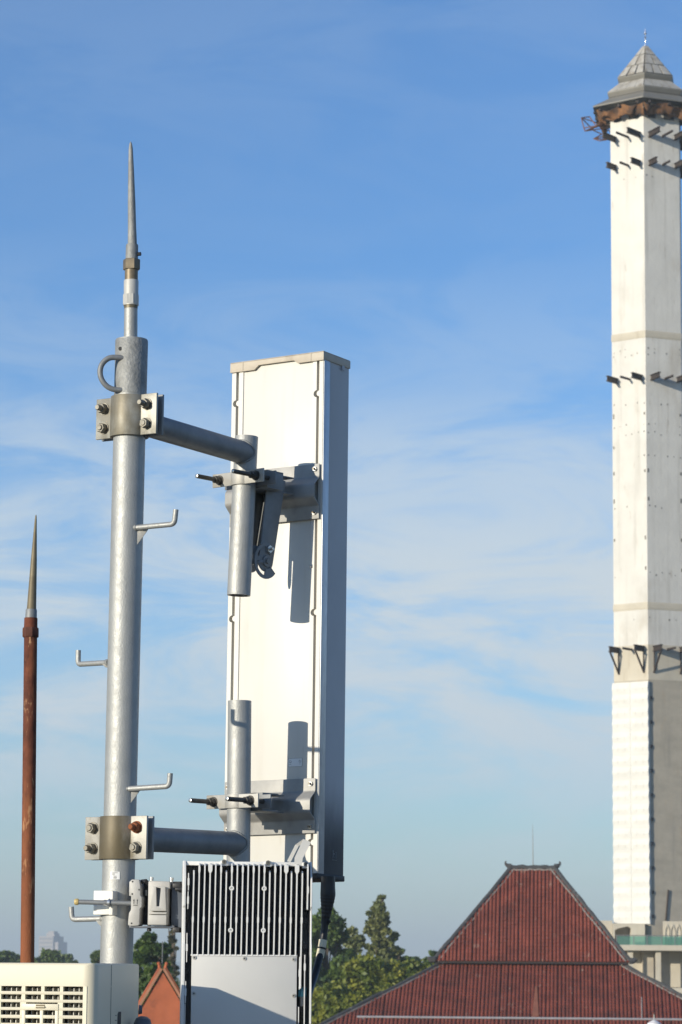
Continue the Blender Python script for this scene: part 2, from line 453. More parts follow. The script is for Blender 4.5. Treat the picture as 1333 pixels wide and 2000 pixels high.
def leaf_mat(name, c1, c2, sc_=0.9):
    mt = bpy.data.materials.new(name); mt.use_nodes = True
    t = mt.node_tree; bs = t.nodes['Principled BSDF']
    co = t.nodes.new('ShaderNodeTexCoord'); nn = t.nodes.new('ShaderNodeTexNoise'); nn.inputs['Scale'].default_value = sc_; nn.inputs['Detail'].default_value = 4
    t.links.new(co.outputs['Object'], nn.inputs['Vector'])
    r = t.nodes.new('ShaderNodeValToRGB'); r.color_ramp.elements[0].position = .35; r.color_ramp.elements[1].position = .65
    r.color_ramp.elements[0].color = (*c1, 1); r.color_ramp.elements[1].color = (*c2, 1)
    t.links.new(nn.outputs['Fac'], r.inputs[0]); t.links.new(r.outputs[0], bs.inputs['Base Color'])
    bs.inputs['Roughness'].default_value = .55
    tl = t.nodes.new('ShaderNodeBsdfTranslucent'); t.links.new(r.outputs[0], tl.inputs[0])
    mx = t.nodes.new('ShaderNodeMixShader'); mx.inputs[0].default_value = .30
    o = [n for n in t.nodes if n.type == 'OUTPUT_MATERIAL'][0]
    t.links.new(bs.outputs[0], mx.inputs[1]); t.links.new(tl.outputs[0], mx.inputs[2]); t.links.new(mx.outputs[0], o.inputs[0])
    return mt
M['leaf_dark'] = leaf_mat('dark_green_leaves', (0.036, 0.076, 0.015), (0.13, 0.20, 0.034))
M['leaf_mid'] = leaf_mat('mid_green_leaves', (0.05, 0.092, 0.017), (0.14, 0.20, 0.036))
M['leaf_yellow'] = leaf_mat('yellow_green_leaves', (0.10, 0.145, 0.014), (0.31, 0.31, 0.036))
M['leaf_olive'] = leaf_mat('olive_leaves', (0.12, 0.15, 0.045), (0.25, 0.26, 0.08))
M['leaf_pale'] = leaf_mat('pale_dry_leaves', (0.10, 0.105, 0.055), (0.17, 0.165, 0.09))

# ================================================================== SETTING
WORLD = Frame((0, 0, 0), (1, 0, 0), (0, 1, 0), (0, 0, 1))
g = MB()
g.add([(-8000, -600, 0), (8000, -600, 0), (8000, 8000, 0), (-8000, 8000, 0)], [(0, 1, 2, 3)])
tag(g.build('ground', M['ground'], None, smooth=False), kind='structure')
# the flat roof the antenna mast and the cooling unit stand on
g = MB()
ROOF_Z = EYE - 2.3
g.box(WORLD, -6, 4, 2.5, 10.5, 0.02, ROOF_Z)
tag(g.build('rooftop', M['roof_floor'], None, smooth=False), kind='structure')
# hills on the skyline
g = MB()
nx, ny = 120, 10
vs, fs = [], []
for j in range(ny + 1):
    for i in range(nx + 1):
        x = -3200 + 6400 * i / nx
        k = math.sin(PI * j / ny)
        h = 44 + 16 * math.sin(x * 0.0031 + 1.0) + 9 * math.sin(x * 0.0093 + 2.2) + 4 * math.sin(x * 0.027)
        h *= 0.72 + 0.28 * math.cos(min(2.2, abs(x + 600) / 900.0))
        vs.append((x, 5800 + 1500 * j / ny, max(0.4, h * k + 2 * math.sin(x * .05 + j))))
for j in range(ny):
    for i in range(nx):
        a = j * (nx + 1) + i
        fs.append((a, a + 1, a + nx + 2, a + nx + 1))
g.add(vs, fs)
tag(g.build('hills', M['hill'], None), kind='structure')

# ================================================================== TREES
def quads_object(name, ctr, size, mat, parent, W, flat=0.0):
    """leaf-sized faces, one per centre, each turned its own way"""
    n = len(ctr)
    nrm = rng.normal(size=(n, 3)); nrm[:, 2] = np.abs(nrm[:, 2]) + flat
    nrm /= np.linalg.norm(nrm, axis=1)[:, None]
    t = np.cross(nrm, rng.normal(size=(n, 3))); t /= np.linalg.norm(t, axis=1)[:, None]
    b = np.cross(nrm, t)
    s = size * rng.uniform(0.6, 1.4, n)[:, None]
    vs = np.empty((n, 4, 3))
    vs[:, 0] = ctr - t * s; vs[:, 1] = ctr - b * s * .55; vs[:, 2] = ctr + t * s; vs[:, 3] = ctr + b * s * .55
    vs = vs.reshape(-1, 3) - np.array(W.translation)
    me = bpy.data.meshes.new(name)
    me.vertices.add(4 * n); me.vertices.foreach_set('co', vs.ravel())
    me.loops.add(4 * n); me.loops.foreach_set('vertex_index', np.arange(4 * n, dtype=np.int32))
    me.polygons.add(n); me.polygons.foreach_set('loop_start', np.arange(0, 4 * n, 4, dtype=np.int32))
    me.polygons.foreach_set('loop_total', np.full(n, 4, dtype=np.int32))
    me.update(calc_edges=True)
    me.materials.append(mat)
    return link(name, me, parent, W)
def tree(name, label, px, top, wpx, d, mat, leaves=7000, leaf=0.16, crown_h=None, shape='round', clumps=46, group='trees beyond the rooftops', cat='tree'):
    """trunk with limbs, and a crown of leaf clumps; px, top, wpx are where the photograph shows the crown"""
    tip = P(px, top, d)
    rad = wpx / 2 * d / F
    H = tip.z
    ch = crown_h or min(H * 0.8, rad * 2.0)
    root = thing(name, label, cat, (tip.x, tip.y, 0), group)
    base = Vector((tip.x, tip.y, 0))
    zc = H - ch / 2
    cl = []
    for i in range(clumps):
        if shape == 'round':
            q = rng.normal(size=3); q /= np.linalg.norm(q)
            k = rng.uniform(.35, 1.0) ** .6
            c = np.array([q[0] * rad * k * .88, q[1] * rad * k * .88, q[2] * ch / 2 * k * .88])
            r = rad * rng.uniform(.16, .34)
        else:                                   # narrow, layered, ragged
            t = rng.uniform(0, 1) ** .75
            a = rng.uniform(0, 2 * PI); k = rng.uniform(.10, 1.15) * (0.10 + .95 * t ** .8)
            c = np.array([math.cos(a) * rad * k, math.sin(a) * rad * k, ch / 2 - ch * t])
            r = rad * rng.uniform(.05, .15)
        cl.append((c, r))
    cl = [(c, r) for c, r in cl]
    if shape == 'round':
        cl.append((np.array([0, 0, ch / 2 - rad * .25]), rad * .26))
    else:
        cl.append((np.array([0, 0, ch / 2 - rad * .10]), rad * .08))
    tot = sum(r ** 2 for c, r in cl)
    pts = []
    for c, r in cl:
        n = max(20, int(leaves * r * r / tot))
        q = rng.normal(size=(n, 3)); q /= np.linalg.norm(q, axis=1)[:, None]
        q *= (rng.uniform(0.15, 1.0, n) ** .5)[:, None] * r * rng.uniform(.8, 1.25, n)[:, None]
        q[:, 2] *= .75
        pts.append(q + c)
    pts = np.concatenate(pts) + np.array([base.x, base.y, zc])
    pts = pts[pts[:, 2] < H + .1]
    tr = MB()
    lean = Vector((rng.uniform(-.3, .3), rng.uniform(-.3, .3), 0))
    n = 8
    line = [base + lean * (k / n) ** 2 + Vector((0, 0, (zc + ch * (.25 if shape == 'round' else .46)) * k / n)) for k in range(n + 1)]
    r0 = max(.12, .028 * H)
    tr.tube(line, [r0 * (1 - .82 * k / n) for k in range(n + 1)], 8)
    for i, (c, r) in enumerate(cl[:26]):
        tgt = Vector(c) + Vector((base.x, base.y, zc))
        k = min(n, max(3, int(n * min(1, (tgt.z - .25 * ch) / max(.1, line[-1].z)))))
        st = line[k]
        mid = (st + tgt) / 2 + Vector((0, 0, -.06 * ch))
        tr.tube([st, mid, tgt], [r0 * .30, r0 * .17, r0 * .05], 5)
    tr.build('trunk', M['bark'], root)
    quads_object('crown', pts, leaf, mat, root, WM[root.name])
    return root
# a row of far trees along the left skyline
tree('tree', 'small round tree low on the skyline at the far left edge', 8, 1857, 62, 380, M['leaf_dark'], 4000, .30, clumps=30)
tree('tree', 'low dark tree directly left of the foot of the rusty pole', 34, 1865, 50, 420, M['leaf_dark'], 3500, .32, clumps=30)
tree('tree', 'broad domed tree below the hazy high-rise, right of the rusty pole', 92, 1852, 92, 360, M['leaf_mid'], 5500, .28, crown_h=8, clumps=40)
tree('tree', 'flat low tree on the skyline between the domed tree and the mast', 133, 1866, 46, 440, M['leaf_mid'], 3000, .32, clumps=26)
tree('tree', 'sliver of a round tree just left of the grey mast', 196, 1855, 40, 300, M['leaf_mid'], 3500, .2, clumps=26)
# behind mast and radio unit
tree('tree', 'dense dark green tree between the grey mast and the radio unit', 292, 1819, 104, 150, M['leaf_dark'], 13000, .15, crown_h=5.6, clumps=60)
tree('tree', 'pale thin-leaved tree rising behind the dark tree, under the mast bracket', 334, 1800, 54, 190, M['leaf_pale'], 2600, .15, crown_h=5, shape='spire', clumps=40)
tree('bush', 'sunlit green tree crown close behind the orange gable', 300, 1880, 130, 118, M['leaf_mid'], 11000, .13, crown_h=4.5, clumps=60)
# right of the radio unit, all beyond the red roof
tree('tree', 'tall dark green tree right behind the black antenna cable', 640, 1768, 120, 200, M['leaf_dark'], 15000, .20, crown_h=8.5, clumps=46)
tree('tree', 'pale wispy tree between the dark tree and the ragged conifer', 688, 1808, 74, 230, M['leaf_olive'], 4200, .20, crown_h=6.0, clumps=40)
tree('conifer_tree', 'ragged olive conifer with a pointed top, left of the red roof', 742, 1750, 96, 225, M['leaf_olive'], 8500, .17, crown_h=6.8, shape='spire', clumps=300, cat='conifer')
tree('tree', 'dark shrubby tree at the right foot of the ragged conifer', 770, 1822, 64, 240, M['leaf_dark'], 5000, .20, crown_h=5, clumps=34)
tree('bush', 'yellow-green bushy crown in front of the ragged conifer', 735, 1866, 160, 196, M['leaf_yellow'], 15000, .17, crown_h=5.2, clumps=80)
tree('bush', 'bright yellow-green bush lowest beside the edge of the radio unit', 655, 1918, 150, 186, M['leaf_yellow'], 15000, .16, crown_h=4.8, clumps=80)
tree('bush', 'green bushy crown against the left slope of the red roof', 822, 1872, 130, 198, M['leaf_yellow'], 11000, .17, crown_h=4.2, clumps=64)
tree('tree', 'dark undergrowth tree low between the cable and the yellow-green bush', 690, 1872, 110, 215, M['leaf_dark'], 9000, .2, crown_h=5.5, clumps=50)
tree('tree', 'small rounded tree touching the left eave of the upper red roof', 846, 1856, 52, 240, M['leaf_mid'], 5000, .19, crown_h=3.8, clumps=34)
tree('tree', 'low dark tree on the skyline left of the red roof eave', 806, 1868, 76, 290, M['leaf_dark'], 5000, .22, crown_h=5, clumps=36)
# the far-off woods that close the skyline
n = 26000
xw = rng.uniform(-180, 260, n); yw = rng.uniform(430, 900, n)
xw = xw * yw / 600
hw = 11.2 + 1.5 * np.sin(xw * .09) + 1.2 * np.sin(xw * .23 + yw * .05) + .8 * np.sin(xw * .61 + 2)
zw = hw * rng.uniform(0.1, 1.0, n) ** .45
quads_object('far_woods', np.stack([xw, yw, zw], 1), .8, M['leaf_mid'], None, Matrix.Translation((0, 600, 0)))['kind'] = 'stuff'
tag(bpy.data.objects['far_woods'], 'far green woods closing the low skyline')

# ================================================================== FAR HIGH-RISE
D = 2600
o = P(101, 1880, D); kx = D / F
root = thing('office_tower', 'pale hazy high-rise building far off on the left skyline', 'building', (o.x, o.y, 0))
fr = Frame((o.x, o.y, 0), (math.cos(.5), -math.sin(.5), 0), (math.sin(.5), math.cos(.5), 0), Z)
zt = lambda py: P(101, py, D).z
b = MB(); b.box(fr, -8.0, 6.6, -8, 8, 0, zt(1829)); b.build('block', M['far_wall'], root, smooth=False)
b = MB(); b.box(fr, 6.6, 10.5, -6, 8, 0, zt(1840)); b.build('side_wing', M['far_wall'], root, smooth=False)
b = MB(); b.box(fr, -3.0, 5.0, -4, 4, zt(1829), zt(1823)); b.box(fr, -1.8, 3.8, -3, 3, zt(1823), zt(1819)); b.build('roof_house', M['far_wall'], root, smooth=False)
fl = MB()
zz_ = 3.0
while zz_ < zt(1829) - 2:
    fl.box(fr, -7.4, 6.0, -8.12, -7.9, zz_, zz_ + 1.4)
    fl.box(fr, -8.12, -7.9, -7.2, 7.2, zz_, zz_ + 1.4)
    zz_ += 3.4
fl.build('window_band', M['far_glass'], root, smooth=False, kind='stuff')

# ================================================================== MOSQUE TOWER (hexagonal)
D = 220.0; K = D / F
ctop = P(1262.0, 350, D)
TC = Vector((ctop.x, D, 0))
TZ = lambda py, d=D: P(1268, py, d).z
root = thing('tower', 'tall white hexagonal tower with a tiered pyramid roof at the right edge', 'tower', TC)
def hexpt(R, k, z, c=TC):
    """corner k of the hexagon, seen from above; corner 0 faces the camera, 1 lies to its right"""
    a = R_(-8.5 + 60 * k)
    return Vector((c.x + R * math.sin(a), c.y - R * math.cos(a), z))
def hexring(mb, prof, caps=(True, True)):
    n0 = len(mb.v)
    vs = [hexpt(R, k, z) for R, z in prof for k in range(6)]
    fs = []
    for j in range(len(prof) - 1):
        for i in range(6):
            fs.append((j * 6 + i, j * 6 + (i + 1) % 6, (j + 1) * 6 + (i + 1) % 6, (j + 1) * 6 + i))
    if caps[0]: fs.append(tuple(range(5, -1, -1)))
    if caps[1]: fs.append(tuple((len(prof) - 1) * 6 + i for i in range(6)))
    mb.add(vs, fs)
RS = 79 * K
b = MB(); hexring(b, [(RS, TZ(1268)), (RS, TZ(238)), (RS * .98, TZ(215))]); b.build('upper_shaft', M['whitewash'], root, smooth=False)
b = MB(); hexring(b, [(RS, 6.0), (RS, TZ(1268))]); b.build('lower_shaft', M['concrete'], root, smooth=False)
# pale cast band where two pours meet
for py in (668, 1192):
    b = MB(); hexring(b, [(RS + .02, TZ(py + 7)), (RS + .05, TZ(py + 3)), (RS + .05, TZ(py - 3)), (RS + .02, TZ(py - 7))]); b.build('pour_joint', M['concrete_pale'], root, smooth=False)
def face_frame(k, z=0):
    """frame on face k: u along the face (0..RS), v up, w outward; face 5 is left of the front corner, face 0 right of it"""
    p, q = hexpt(RS, k, z), hexpt(RS, k + 1, z)
    u = (q - p).normalized()
    return Frame(p, u, Z, u.cross(Z))
FL, FRT = face_frame(5), face_frame(0)
# dark tie holes left by the formwork
th = MB()
for ff in (FL, FRT, face_frame(1)):
    for py in (363, 695, 705, 800, 842, 858, 902, 1000, 1130, 1215):
        for i in range(6):
            if random.random() < .40: continue
            a = RS * (.06 + .176 * i) + random.uniform(-.04, .04); z = TZ(py) + random.uniform(-.12, .12)
            s = random.uniform(.025, .05)
            th.box(ff, a - s, a + s, z - s * 1.2, z + s * 1.2, .004, .016)
    for py in (820, 880, 932, 985, 1060, 1120):
        for a in (.04, .95):
            (th.box(ff, RS * a - .06, RS * a + .06, TZ(py) - random.uniform(.08, .2), TZ(py) + random.uniform(.05, .18), .004, .02) if random.random() < .7 else None)
th.build('tie_holes', M['fascia'], root, smooth=False, kind='stuff')
# steel beams left standing out of the shaft
def ibeam(mb, ff, a, z, L, h, w, tilt=0):
    mb.box(ff, a - w / 2, a + w / 2, z + h / 2 - h * .14, z + h / 2, -.1, L)
    mb.box(ff, a - w / 2, a + w / 2, z - h / 2, z - h / 2 + h * .14, -.1, L)
    mb.box(ff, a - w * .14, a + w * .14, z - h / 2 + h * .13, z + h / 2 - h * .13, -.1, L - .01)
for py, L in ((283, 1.7), (338, 1.2), (752, 1.35), (1275, 1.3)):
    for k in (5, 0, 1):
        ff = face_frame(k)
        for t in (.15, .88):
            b = MB(); ibeam(b, ff, RS * t, TZ(py), L, .42, .20); b.build('steel_beam', M['beam'], root, smooth=False)
        b = MB(); b.box(ff, RS * .53 - .05, RS * .53 + .05, TZ(py) - .08, TZ(py) + .08, -.1, L * .95); b.build('thin_beam', M['beam'], root, smooth=False)
        if py == 1275:
            for t in (.15, .88):
                b = MB()
                b.tube([ff(RS * t, TZ(py) - .15, L * .95), ff(RS * t, TZ(py) - 1.75, .02)], .075, 6)
                b.tube([ff(RS * t, TZ(py) - .2, .09), ff(RS * t, TZ(py) - 1.75, .09)], .045, 6)
                b.build('brace', M['beam'], root, smooth=False)
# raw band under the whitewash
b = MB(); hexring(b, [(RS + .015, TZ(1335)), (RS + .015, TZ(1267))], (False, False)); b.build('raw_band', M['concrete_pale'], root, smooth=False)
# white relief panels on the left face: ten rows of two
y0, y1, rows = 1338, 1806, 10
for r in range(rows):
    za, zb = TZ(y0 + (y1 - y0) * (r + 1) / rows), TZ(y0 + (y1 - y0) * r / rows)
    for c_ in range(2):
        a0 = -.05 + (RS + .15) * c_ / 2 + .012; a1 = -.05 + (RS + .15) * (c_ + 1) / 2 - .012
        b = MB()
        b.box(FL, a0, a1, za + .012, zb - .012, .03, .20)
        nb = 2
        for i in range(nb):                      # two raised pointed bosses, one above the other
            z0_, z1_ = za + .08 + (zb - za - .16) * i / nb, za + .08 + (zb - za - .16) * (i + 1) / nb
            zm, am = (z0_ + z1_) / 2, (a0 + a1) / 2
            e0, e1 = (a0, a1)
            v_ = [FL(e0, z0_ + .03, .20), FL(e1, z0_ + .03, .20), FL(e1, z1_ - .03, .20), FL(e0, z1_ - .03, .20),
                  FL(e0 + (0 if c_ == 0 else .25), zm, .27), FL(e1 - (0 if c_ == 1 else .25), zm, .27)]
            b.add(v_, [(0, 1, 5, 4), (2, 3, 4, 5), (0, 4, 3), (1, 2, 5)])
            for q_ in (.3, .7):                  # small rosette lumps
                aa = a0 + (a1 - a0) * q_
                b.add([FL(aa - .14, zm, .25), FL(aa, zm - .2, .25), FL(aa + .14, zm, .25), FL(aa, zm + .2, .25), FL(aa, zm, .30)],
                      [(0, 1, 4), (1, 2, 4), (2, 3, 4), (3, 0, 4)])
        b.build('cladding_panel', M['cladding'], root, smooth=False)
b = MB(); b.box(FL, -.045, RS + .095, TZ(y1), TZ(y0), .012, .175); b.build('cladding_frame', M['cladding'], root, smooth=False)
cp = MB()
for r in range(rows):
    cp.box(FL, RS + .02, RS + .16, TZ(y0 + 32 + (y1 - y0) * r / rows) - .12, TZ(y0 + 32 + (y1 - y0) * r / rows) + .12, -.5, .02)
cp.build('clip', M['opening'], root, smooth=False, kind='stuff')
# ---- roof
TC2 = Vector((P(1262, 200, D).x, D, 0))
old = TC
def hp(R, k, z): return hexpt(R, k, z, TC2)
RZ = lambda py: P(1262, py, D).z
tiers = [(RZ(85), .02), (RZ(160), 63 * K)]
zA, zB = RZ(88), RZ(159.5)
zC, zD_ = RZ(170), RZ(191)
zE, zF_ = RZ(203), RZ(218)
def hexring2(mb, prof, caps=(True, True)):
    vs = [hp(R, k, z) for R, z in prof for k in range(6)]
    fs = []
    for j in range(len(prof) - 1):
        for i in range(6):
            fs.append((j * 6 + i, j * 6 + (i + 1) % 6, (j + 1) * 6 + (i + 1) % 6, (j + 1) * 6 + i))
    if caps[0]: fs.append(tuple(range(5, -1, -1)))
    if caps[1]: fs.append(tuple((len(prof) - 1) * 6 + i for i in range(6)))
    mb.add(vs, fs)
b = MB(); hexring2(b, [(55 * K, zC), (61.5 * K, zB + .02), (.06, zA - .06)]); b.build('spire_core', M['seam'], root, smooth=False)
b = MB(); hexring2(b, [(56 * K, zC - .02), (63.5 * K, zB), (63.5 * K, zB - .06), (56.4 * K, zC + .02)], (False, False)); b.build('fascia', M['fascia'], root, smooth=False)
b = MB(); hexring2(b, [(80 * K, zE), (84.5 * K, zD_), (56 * K, zC - .02)]); b.build('skirt_core', M['seam'], root, smooth=False)
b = MB(); hexring2(b, [(78 * K, zE - .03), (86 * K, zD_ + .02), (86 * K, zD_ - .06), (78.5 * K, zE)], (False, False)); b.build('fascia', M['fascia'], root, smooth=False)
def roof_panel(k, R0, z0, R1, z1, f0, f1, h0, h1):
    """a slab on roof face k between fractions f0-f1 across and h0-h1 down"""
    def at(f, h, lift):
        R = R0 + (R1 - R0) * h; z = z0 + (z1 - z0) * h
        p, q = hp(R, k, z), hp(R, k + 1, z)
        nrm = ((hp(R1, k + 1, z1) - hp(R1, k, z1)).cross(hp(max(R0, .05), k, z0) - hp(R1, k, z1))).normalized()
        return p + (q - p) * f + nrm * lift
    b = MB()
    vs = [at(f, h, l) for l in (.0, .07) for f, h in ((f0, h0), (f1, h0), (f1, h1), (f0, h1))]
    b.add(vs, [(0, 3, 2, 1), (4, 5, 6, 7), (0, 1, 5, 4), (1, 2, 6, 5), (2, 3, 7, 6), (3, 0, 4, 7)])
    b.build('roof_panel', M['towerroof'], root, smooth=False)
for k in range(6):
    for (h0, h1, n) in ((.05, .345, 2), (.36, .675, 2), (.69, .99, 3)):
        for i in range(n):
            roof_panel(k, .06, zA, 63 * K, zB, i / n + .03, (i + 1) / n - .03, h0 + .006, h1 - .006)
    for i in range(4):
        roof_panel(k, 58 * K, zC, 85.5 * K, zD_, i / 4 + .006, (i + 1) / 4 - .006, .03, .98)
b = MB(); hexring2(b, [(80 * K, zF_ - .10), (117 * K, zF_ - .20), (119 * K, zF_ - .18), (119 * K, zF_ - .08), (80 * K, zE + .10)]); b.build('eave_slab', M['fascia'], root, smooth=False)
b = MB(); b.lathe(hp(0, 0, zA - .15), hp(0, 0, RZ(54)), [(0, .10), (.2, .05), (.45, .035), (.5, .09), (.56, .035), (.62, .03), (.68, .12), (.78, .10), (.82, .03), (1, .008)], 10); b.build('finial', M['steel_tip'], root)
# joists under the eave, and dark boxes painting the shade of openings
for k in range(6):
    for f in (.12, .5, .88):
        p, q = hp(118 * K, k, zF_ - .42), hp(118 * K, k + 1, zF_ - .42)
        e_ = p + (q - p) * f; e2 = hexpt(RS * .9, k, e_.z - .15) + (hexpt(RS * .9, k + 1, 0) - hexpt(RS * .9, k, 0)) * f
        b = MB(); b.tube([e_, Vector((e2.x, e2.y, e_.z - .2))], .13, 4); b.build('joist', M['beam'], root, smooth=False)
    ff = face_frame(k)
    for t0, t1 in ((.12, .33), (.56, .86)):
        b = MB(); b.box(ff, RS * t0, RS * t1, TZ(250), TZ(236), .005, .03); b.build('opening', M['opening'], root, smooth=False)

# ---- scaffold and netting hung under the eave
sroot = thing('scaffold', 'rusty tube scaffolding poking out under the tower roof eave', 'scaffolding', hp(110 * K, 5, zF_ - 2))
b = MB()
def out(px, py, dd): return P(px, py, D + dd)
S1 = {}
for nm, (px, py, dd) in dict(a=(1136, 230, -.6), b=(1152, 228, 0), c=(1141, 250, -.6), d_=(1160, 255, .4), e=(1143, 256, -1.1), f=(1176, 262, .6), g=(1165, 246, -.8), h=(1186, 250, .5), i=(1160, 271, -.5), j=(1190, 272, .2), k=(1172, 275, -.9), l=(1196, 262, .4), m=(1178, 244, .3)).items():
    S1[nm] = out(px, py, dd)
for e_ in ('ab', 'ac', 'ce', 'bg', 'cg', 'eg', 'ad', 'eh', 'gm', 'em', 'fi', 'ij', 'jk', 'ik', 'fj', 'gh', 'hl', 'il', 'am', 'df'):
    x_, y_ = S1[e_[0] if e_[0] != 'd' else 'd_'], S1[e_[1] if e_[1] != 'd' else 'd_']
    bb = MB(); bb.tube([x_, y_], .045, 5); bb.build('tube', M['scaf'], sroot, smooth=False)
nroot = thing('netting', 'sagging orange-brown safety netting under the tower roof eave', 'netting', hp(0, 0, zF_ - 1.0))
for k in (4, 5, 0, 1):
    vs, fs = [], []
    nu, nv = 28, 6
    for j in range(nv + 1):
        for i in range(nu + 1):
            f = i / nu; h = j / nv
            Rr = 112 * K * (1 - h) + RS * 1.16 * h
            p, q = hp(Rr, k, 0), hp(Rr, k + 1, 0)
            sag = .55 * abs(math.sin(f * PI * 3 + k)) + .22 * math.sin(f * 23 + k * 2)
            z = zF_ - .42 - .60 * h ** .8 - sag * (.35 + math.sin(PI * min(1, h * 1.1))) * .50 - .14 * math.sin(11 * f + 7 * h + k)
            x = p + (q - p) * f
            vs.append((x.x + .05 * math.sin(17 * f + 5 * h), x.y, z))
    for j in range(nv):
        for i in range(nu):
            a = j * (nu + 1) + i
            fs.append((a, a + 1, a + nu + 2, a + nu + 1))
    b = MB(); b.add(vs, fs); b.build('net_sheet', M['net'], nroot)

# ================================================================== PODIUM OF THE TOWER
DP = 216.0; KP = DP / F
px3 = lambda px, py, d=DP: P(px, py, d)
o = px3(1240, 1850)
root = thing('podium', 'beige concrete podium with a glass railing at the foot of the tower', 'building', (o.x, o.y, 0))
fr = Frame((0, DP, 0), (1, 0, 0), Z, (0, 1, 0))         # u right, v up, w away
X = lambda px: P(px, 1850, DP).x
ZP = lambda py: P(1260, py, DP).z
x_r = X(1420)
b = MB(); b.box(fr, X(1168), x_r, ZP(1857), ZP(1846), -1.0, 9); b.build('balcony_slab', M['concrete_pale'], root, bevel=.03, smooth=False)
b = MB(); b.box(fr, X(1165), X(1199.5), ZP(1846), ZP(1798), 1.2, 7.0); b.build('side_block', M['concrete_pale'], root, smooth=False)
# base of the tower with a recessed pointed opening
b = MB()
bx0, bx1 = X(1200), X(1262)
op = [(X(1203), ZP(1846)), (X(1203), ZP(1817)), (X(1208), ZP(1814)), (X(1228), ZP(1809)), (X(1235), ZP(1813)), (X(1235), ZP(1846))]
b.prism([(bx0, ZP(1846)), op[0], op[1], op[2], op[3], op[4], op[5], (bx1, ZP(1846)), (bx1, ZP(1803.5)), (bx0, ZP(1803.5))], fr, .6, 1.6)
b.build('base_wall', M['concrete_pale'], root, smooth=False)
b = MB(); b.box(fr, bx0 + .02, bx1 - .02, ZP(1846), ZP(1804), 1.9, 2.2); b.build('opening_back', M['concrete'], root, smooth=False)
b = MB(); b.box(fr, X(1262) + .003, x_r, ZP(1846), ZP(1795), 2.2, 2.6); b.build('back_wall', M['concrete'], root, smooth=False)
# parapet block with pointed arches in relief
b = MB(); b.box(fr, X(1296), x_r, ZP(1846), ZP(1799), -.3, .2); b.build('parapet', M['concrete_pale'], root, smooth=False)
for i in range(7):
    xa = X(1298 + 11 * i); wa = 9.5 * KP
    b = MB()
    arch = [(xa, ZP(1845)), (xa, ZP(1818)), (xa + wa * .18, ZP(1811)), (xa + wa * .5, ZP(1805)), (xa + wa * .82, ZP(1811)), (xa + wa, ZP(1818)), (xa + wa, ZP(1845))]
    inn = [(xa + wa * .86, ZP(1845)), (xa + wa * .86, ZP(1819)), (xa + wa * .7, ZP(1813)), (xa + wa * .5, ZP(1808.5)), (xa + wa * .3, ZP(1813)), (xa + wa * .14, ZP(1819)), (xa + wa * .14, ZP(1845))]
    pts = arch + inn
    n7 = 7
    vs = [fr(a_, b_, c_) for c_ in (-.38, -.3) for a_, b_ in pts]
    fs = []
    for i_ in range(6):
        p_, q_ = i_, i_ + 1
        r_, s_ = 13 - i_, 12 - i_
        fs += [(p_, q_, s_, r_), (14 + p_, 14 + r_, 14 + s_, 14 + q_), (p_, 14 + p_, 14 + q_, q_), (r_, s_, 14 + s_, 14 + r_)]
    b.add(vs, fs); b.build('arch_relief', M['concrete_pale'], root, smooth=False)
# glass railing
gx = [1203, 1236, 1262, 1290, 1316, 1345, 1375, 1405]
for i in range(len(gx) - 1):
    b = MB(); b.box(fr, X(gx[i]) + .03, X(gx[i + 1]) - .03, ZP(1845.6), ZP(1829), -.82, -.79); b.build('glass_pane', M['glass'], root, smooth=False)
for x in gx:
    b = MB(); b.box(fr, X(x) - .025, X(x) + .025, ZP(1846), ZP(1827.5), -.83, -.78); b.build('railing_post', M['galv_dark'], root, smooth=False)
b = MB(); b.tube([fr(X(1200), ZP(1827.5), -.8), fr(x_r, ZP(1827.5), -.8)], .03, 6); b.build('handrail', M['galv_dark'], root)
# columns and the recessed storey below
for px in (1230, 1284.5, 1342, 1400):
    b = MB(); b.box(fr, X(px - 5), X(px + 5), 0, ZP(1857), -.6, -.2); b.build('column', M['concrete_pale'], root, smooth=False)
b = MB(); b.box(fr, X(1200), x_r, ZP(1928), ZP(1857), 1.6, 2.0); b.build('lower_wall', M['concrete_pale'], root, smooth=False)
b = MB(); b.box(fr, X(1258), X(1278), ZP(1928), ZP(1857), .4, 1.59); b.build('wall_return', M['concrete'], root, smooth=False)
b = MB(); b.box(fr, X(1190), x_r, ZP(1943), ZP(1929), -.8, 6); b.build('lower_slab', M['concrete_pale'], root, smooth=False)
b = MB(); b.box(fr, X(1190), x_r, 0, ZP(1943), 1.5, 6); b.build('ground_storey', M['concrete'], root, smooth=False)
# thin dark upright line on the raw lower face, built as a tube
r0_ = on_plane(1301, 1798, FRT(0, 0, .07), FRT.w); r1_ = on_plane(1306, 1738, FRT(0, 0, .07), FRT.w)
b = MB(); b.tube([r0_, r1_], .06, 6)
b.solo('dark_line', M['beam'], 'thin dark line running upright on the raw lower tower face', 'rod', r0_)

# ================================================================== PAVILION WITH THE RED TILED ROOF
DR = 160.0; KR = DR / F
cx = P(1041, 1690, DR).x
ZR = lambda py: P(1041, py, DR).z
root = thing('pavilion', 'wide pavilion with a two-tiered dark red tiled hip roof', 'building', (cx, DR + 4, 0))
yaw = R_(-4.6)
fr = Frame((cx, DR, 0), (math.cos(yaw), math.sin(yaw), 0), Z, (-math.sin(yaw), math.cos(yaw), 0))   # u right, v up, w away
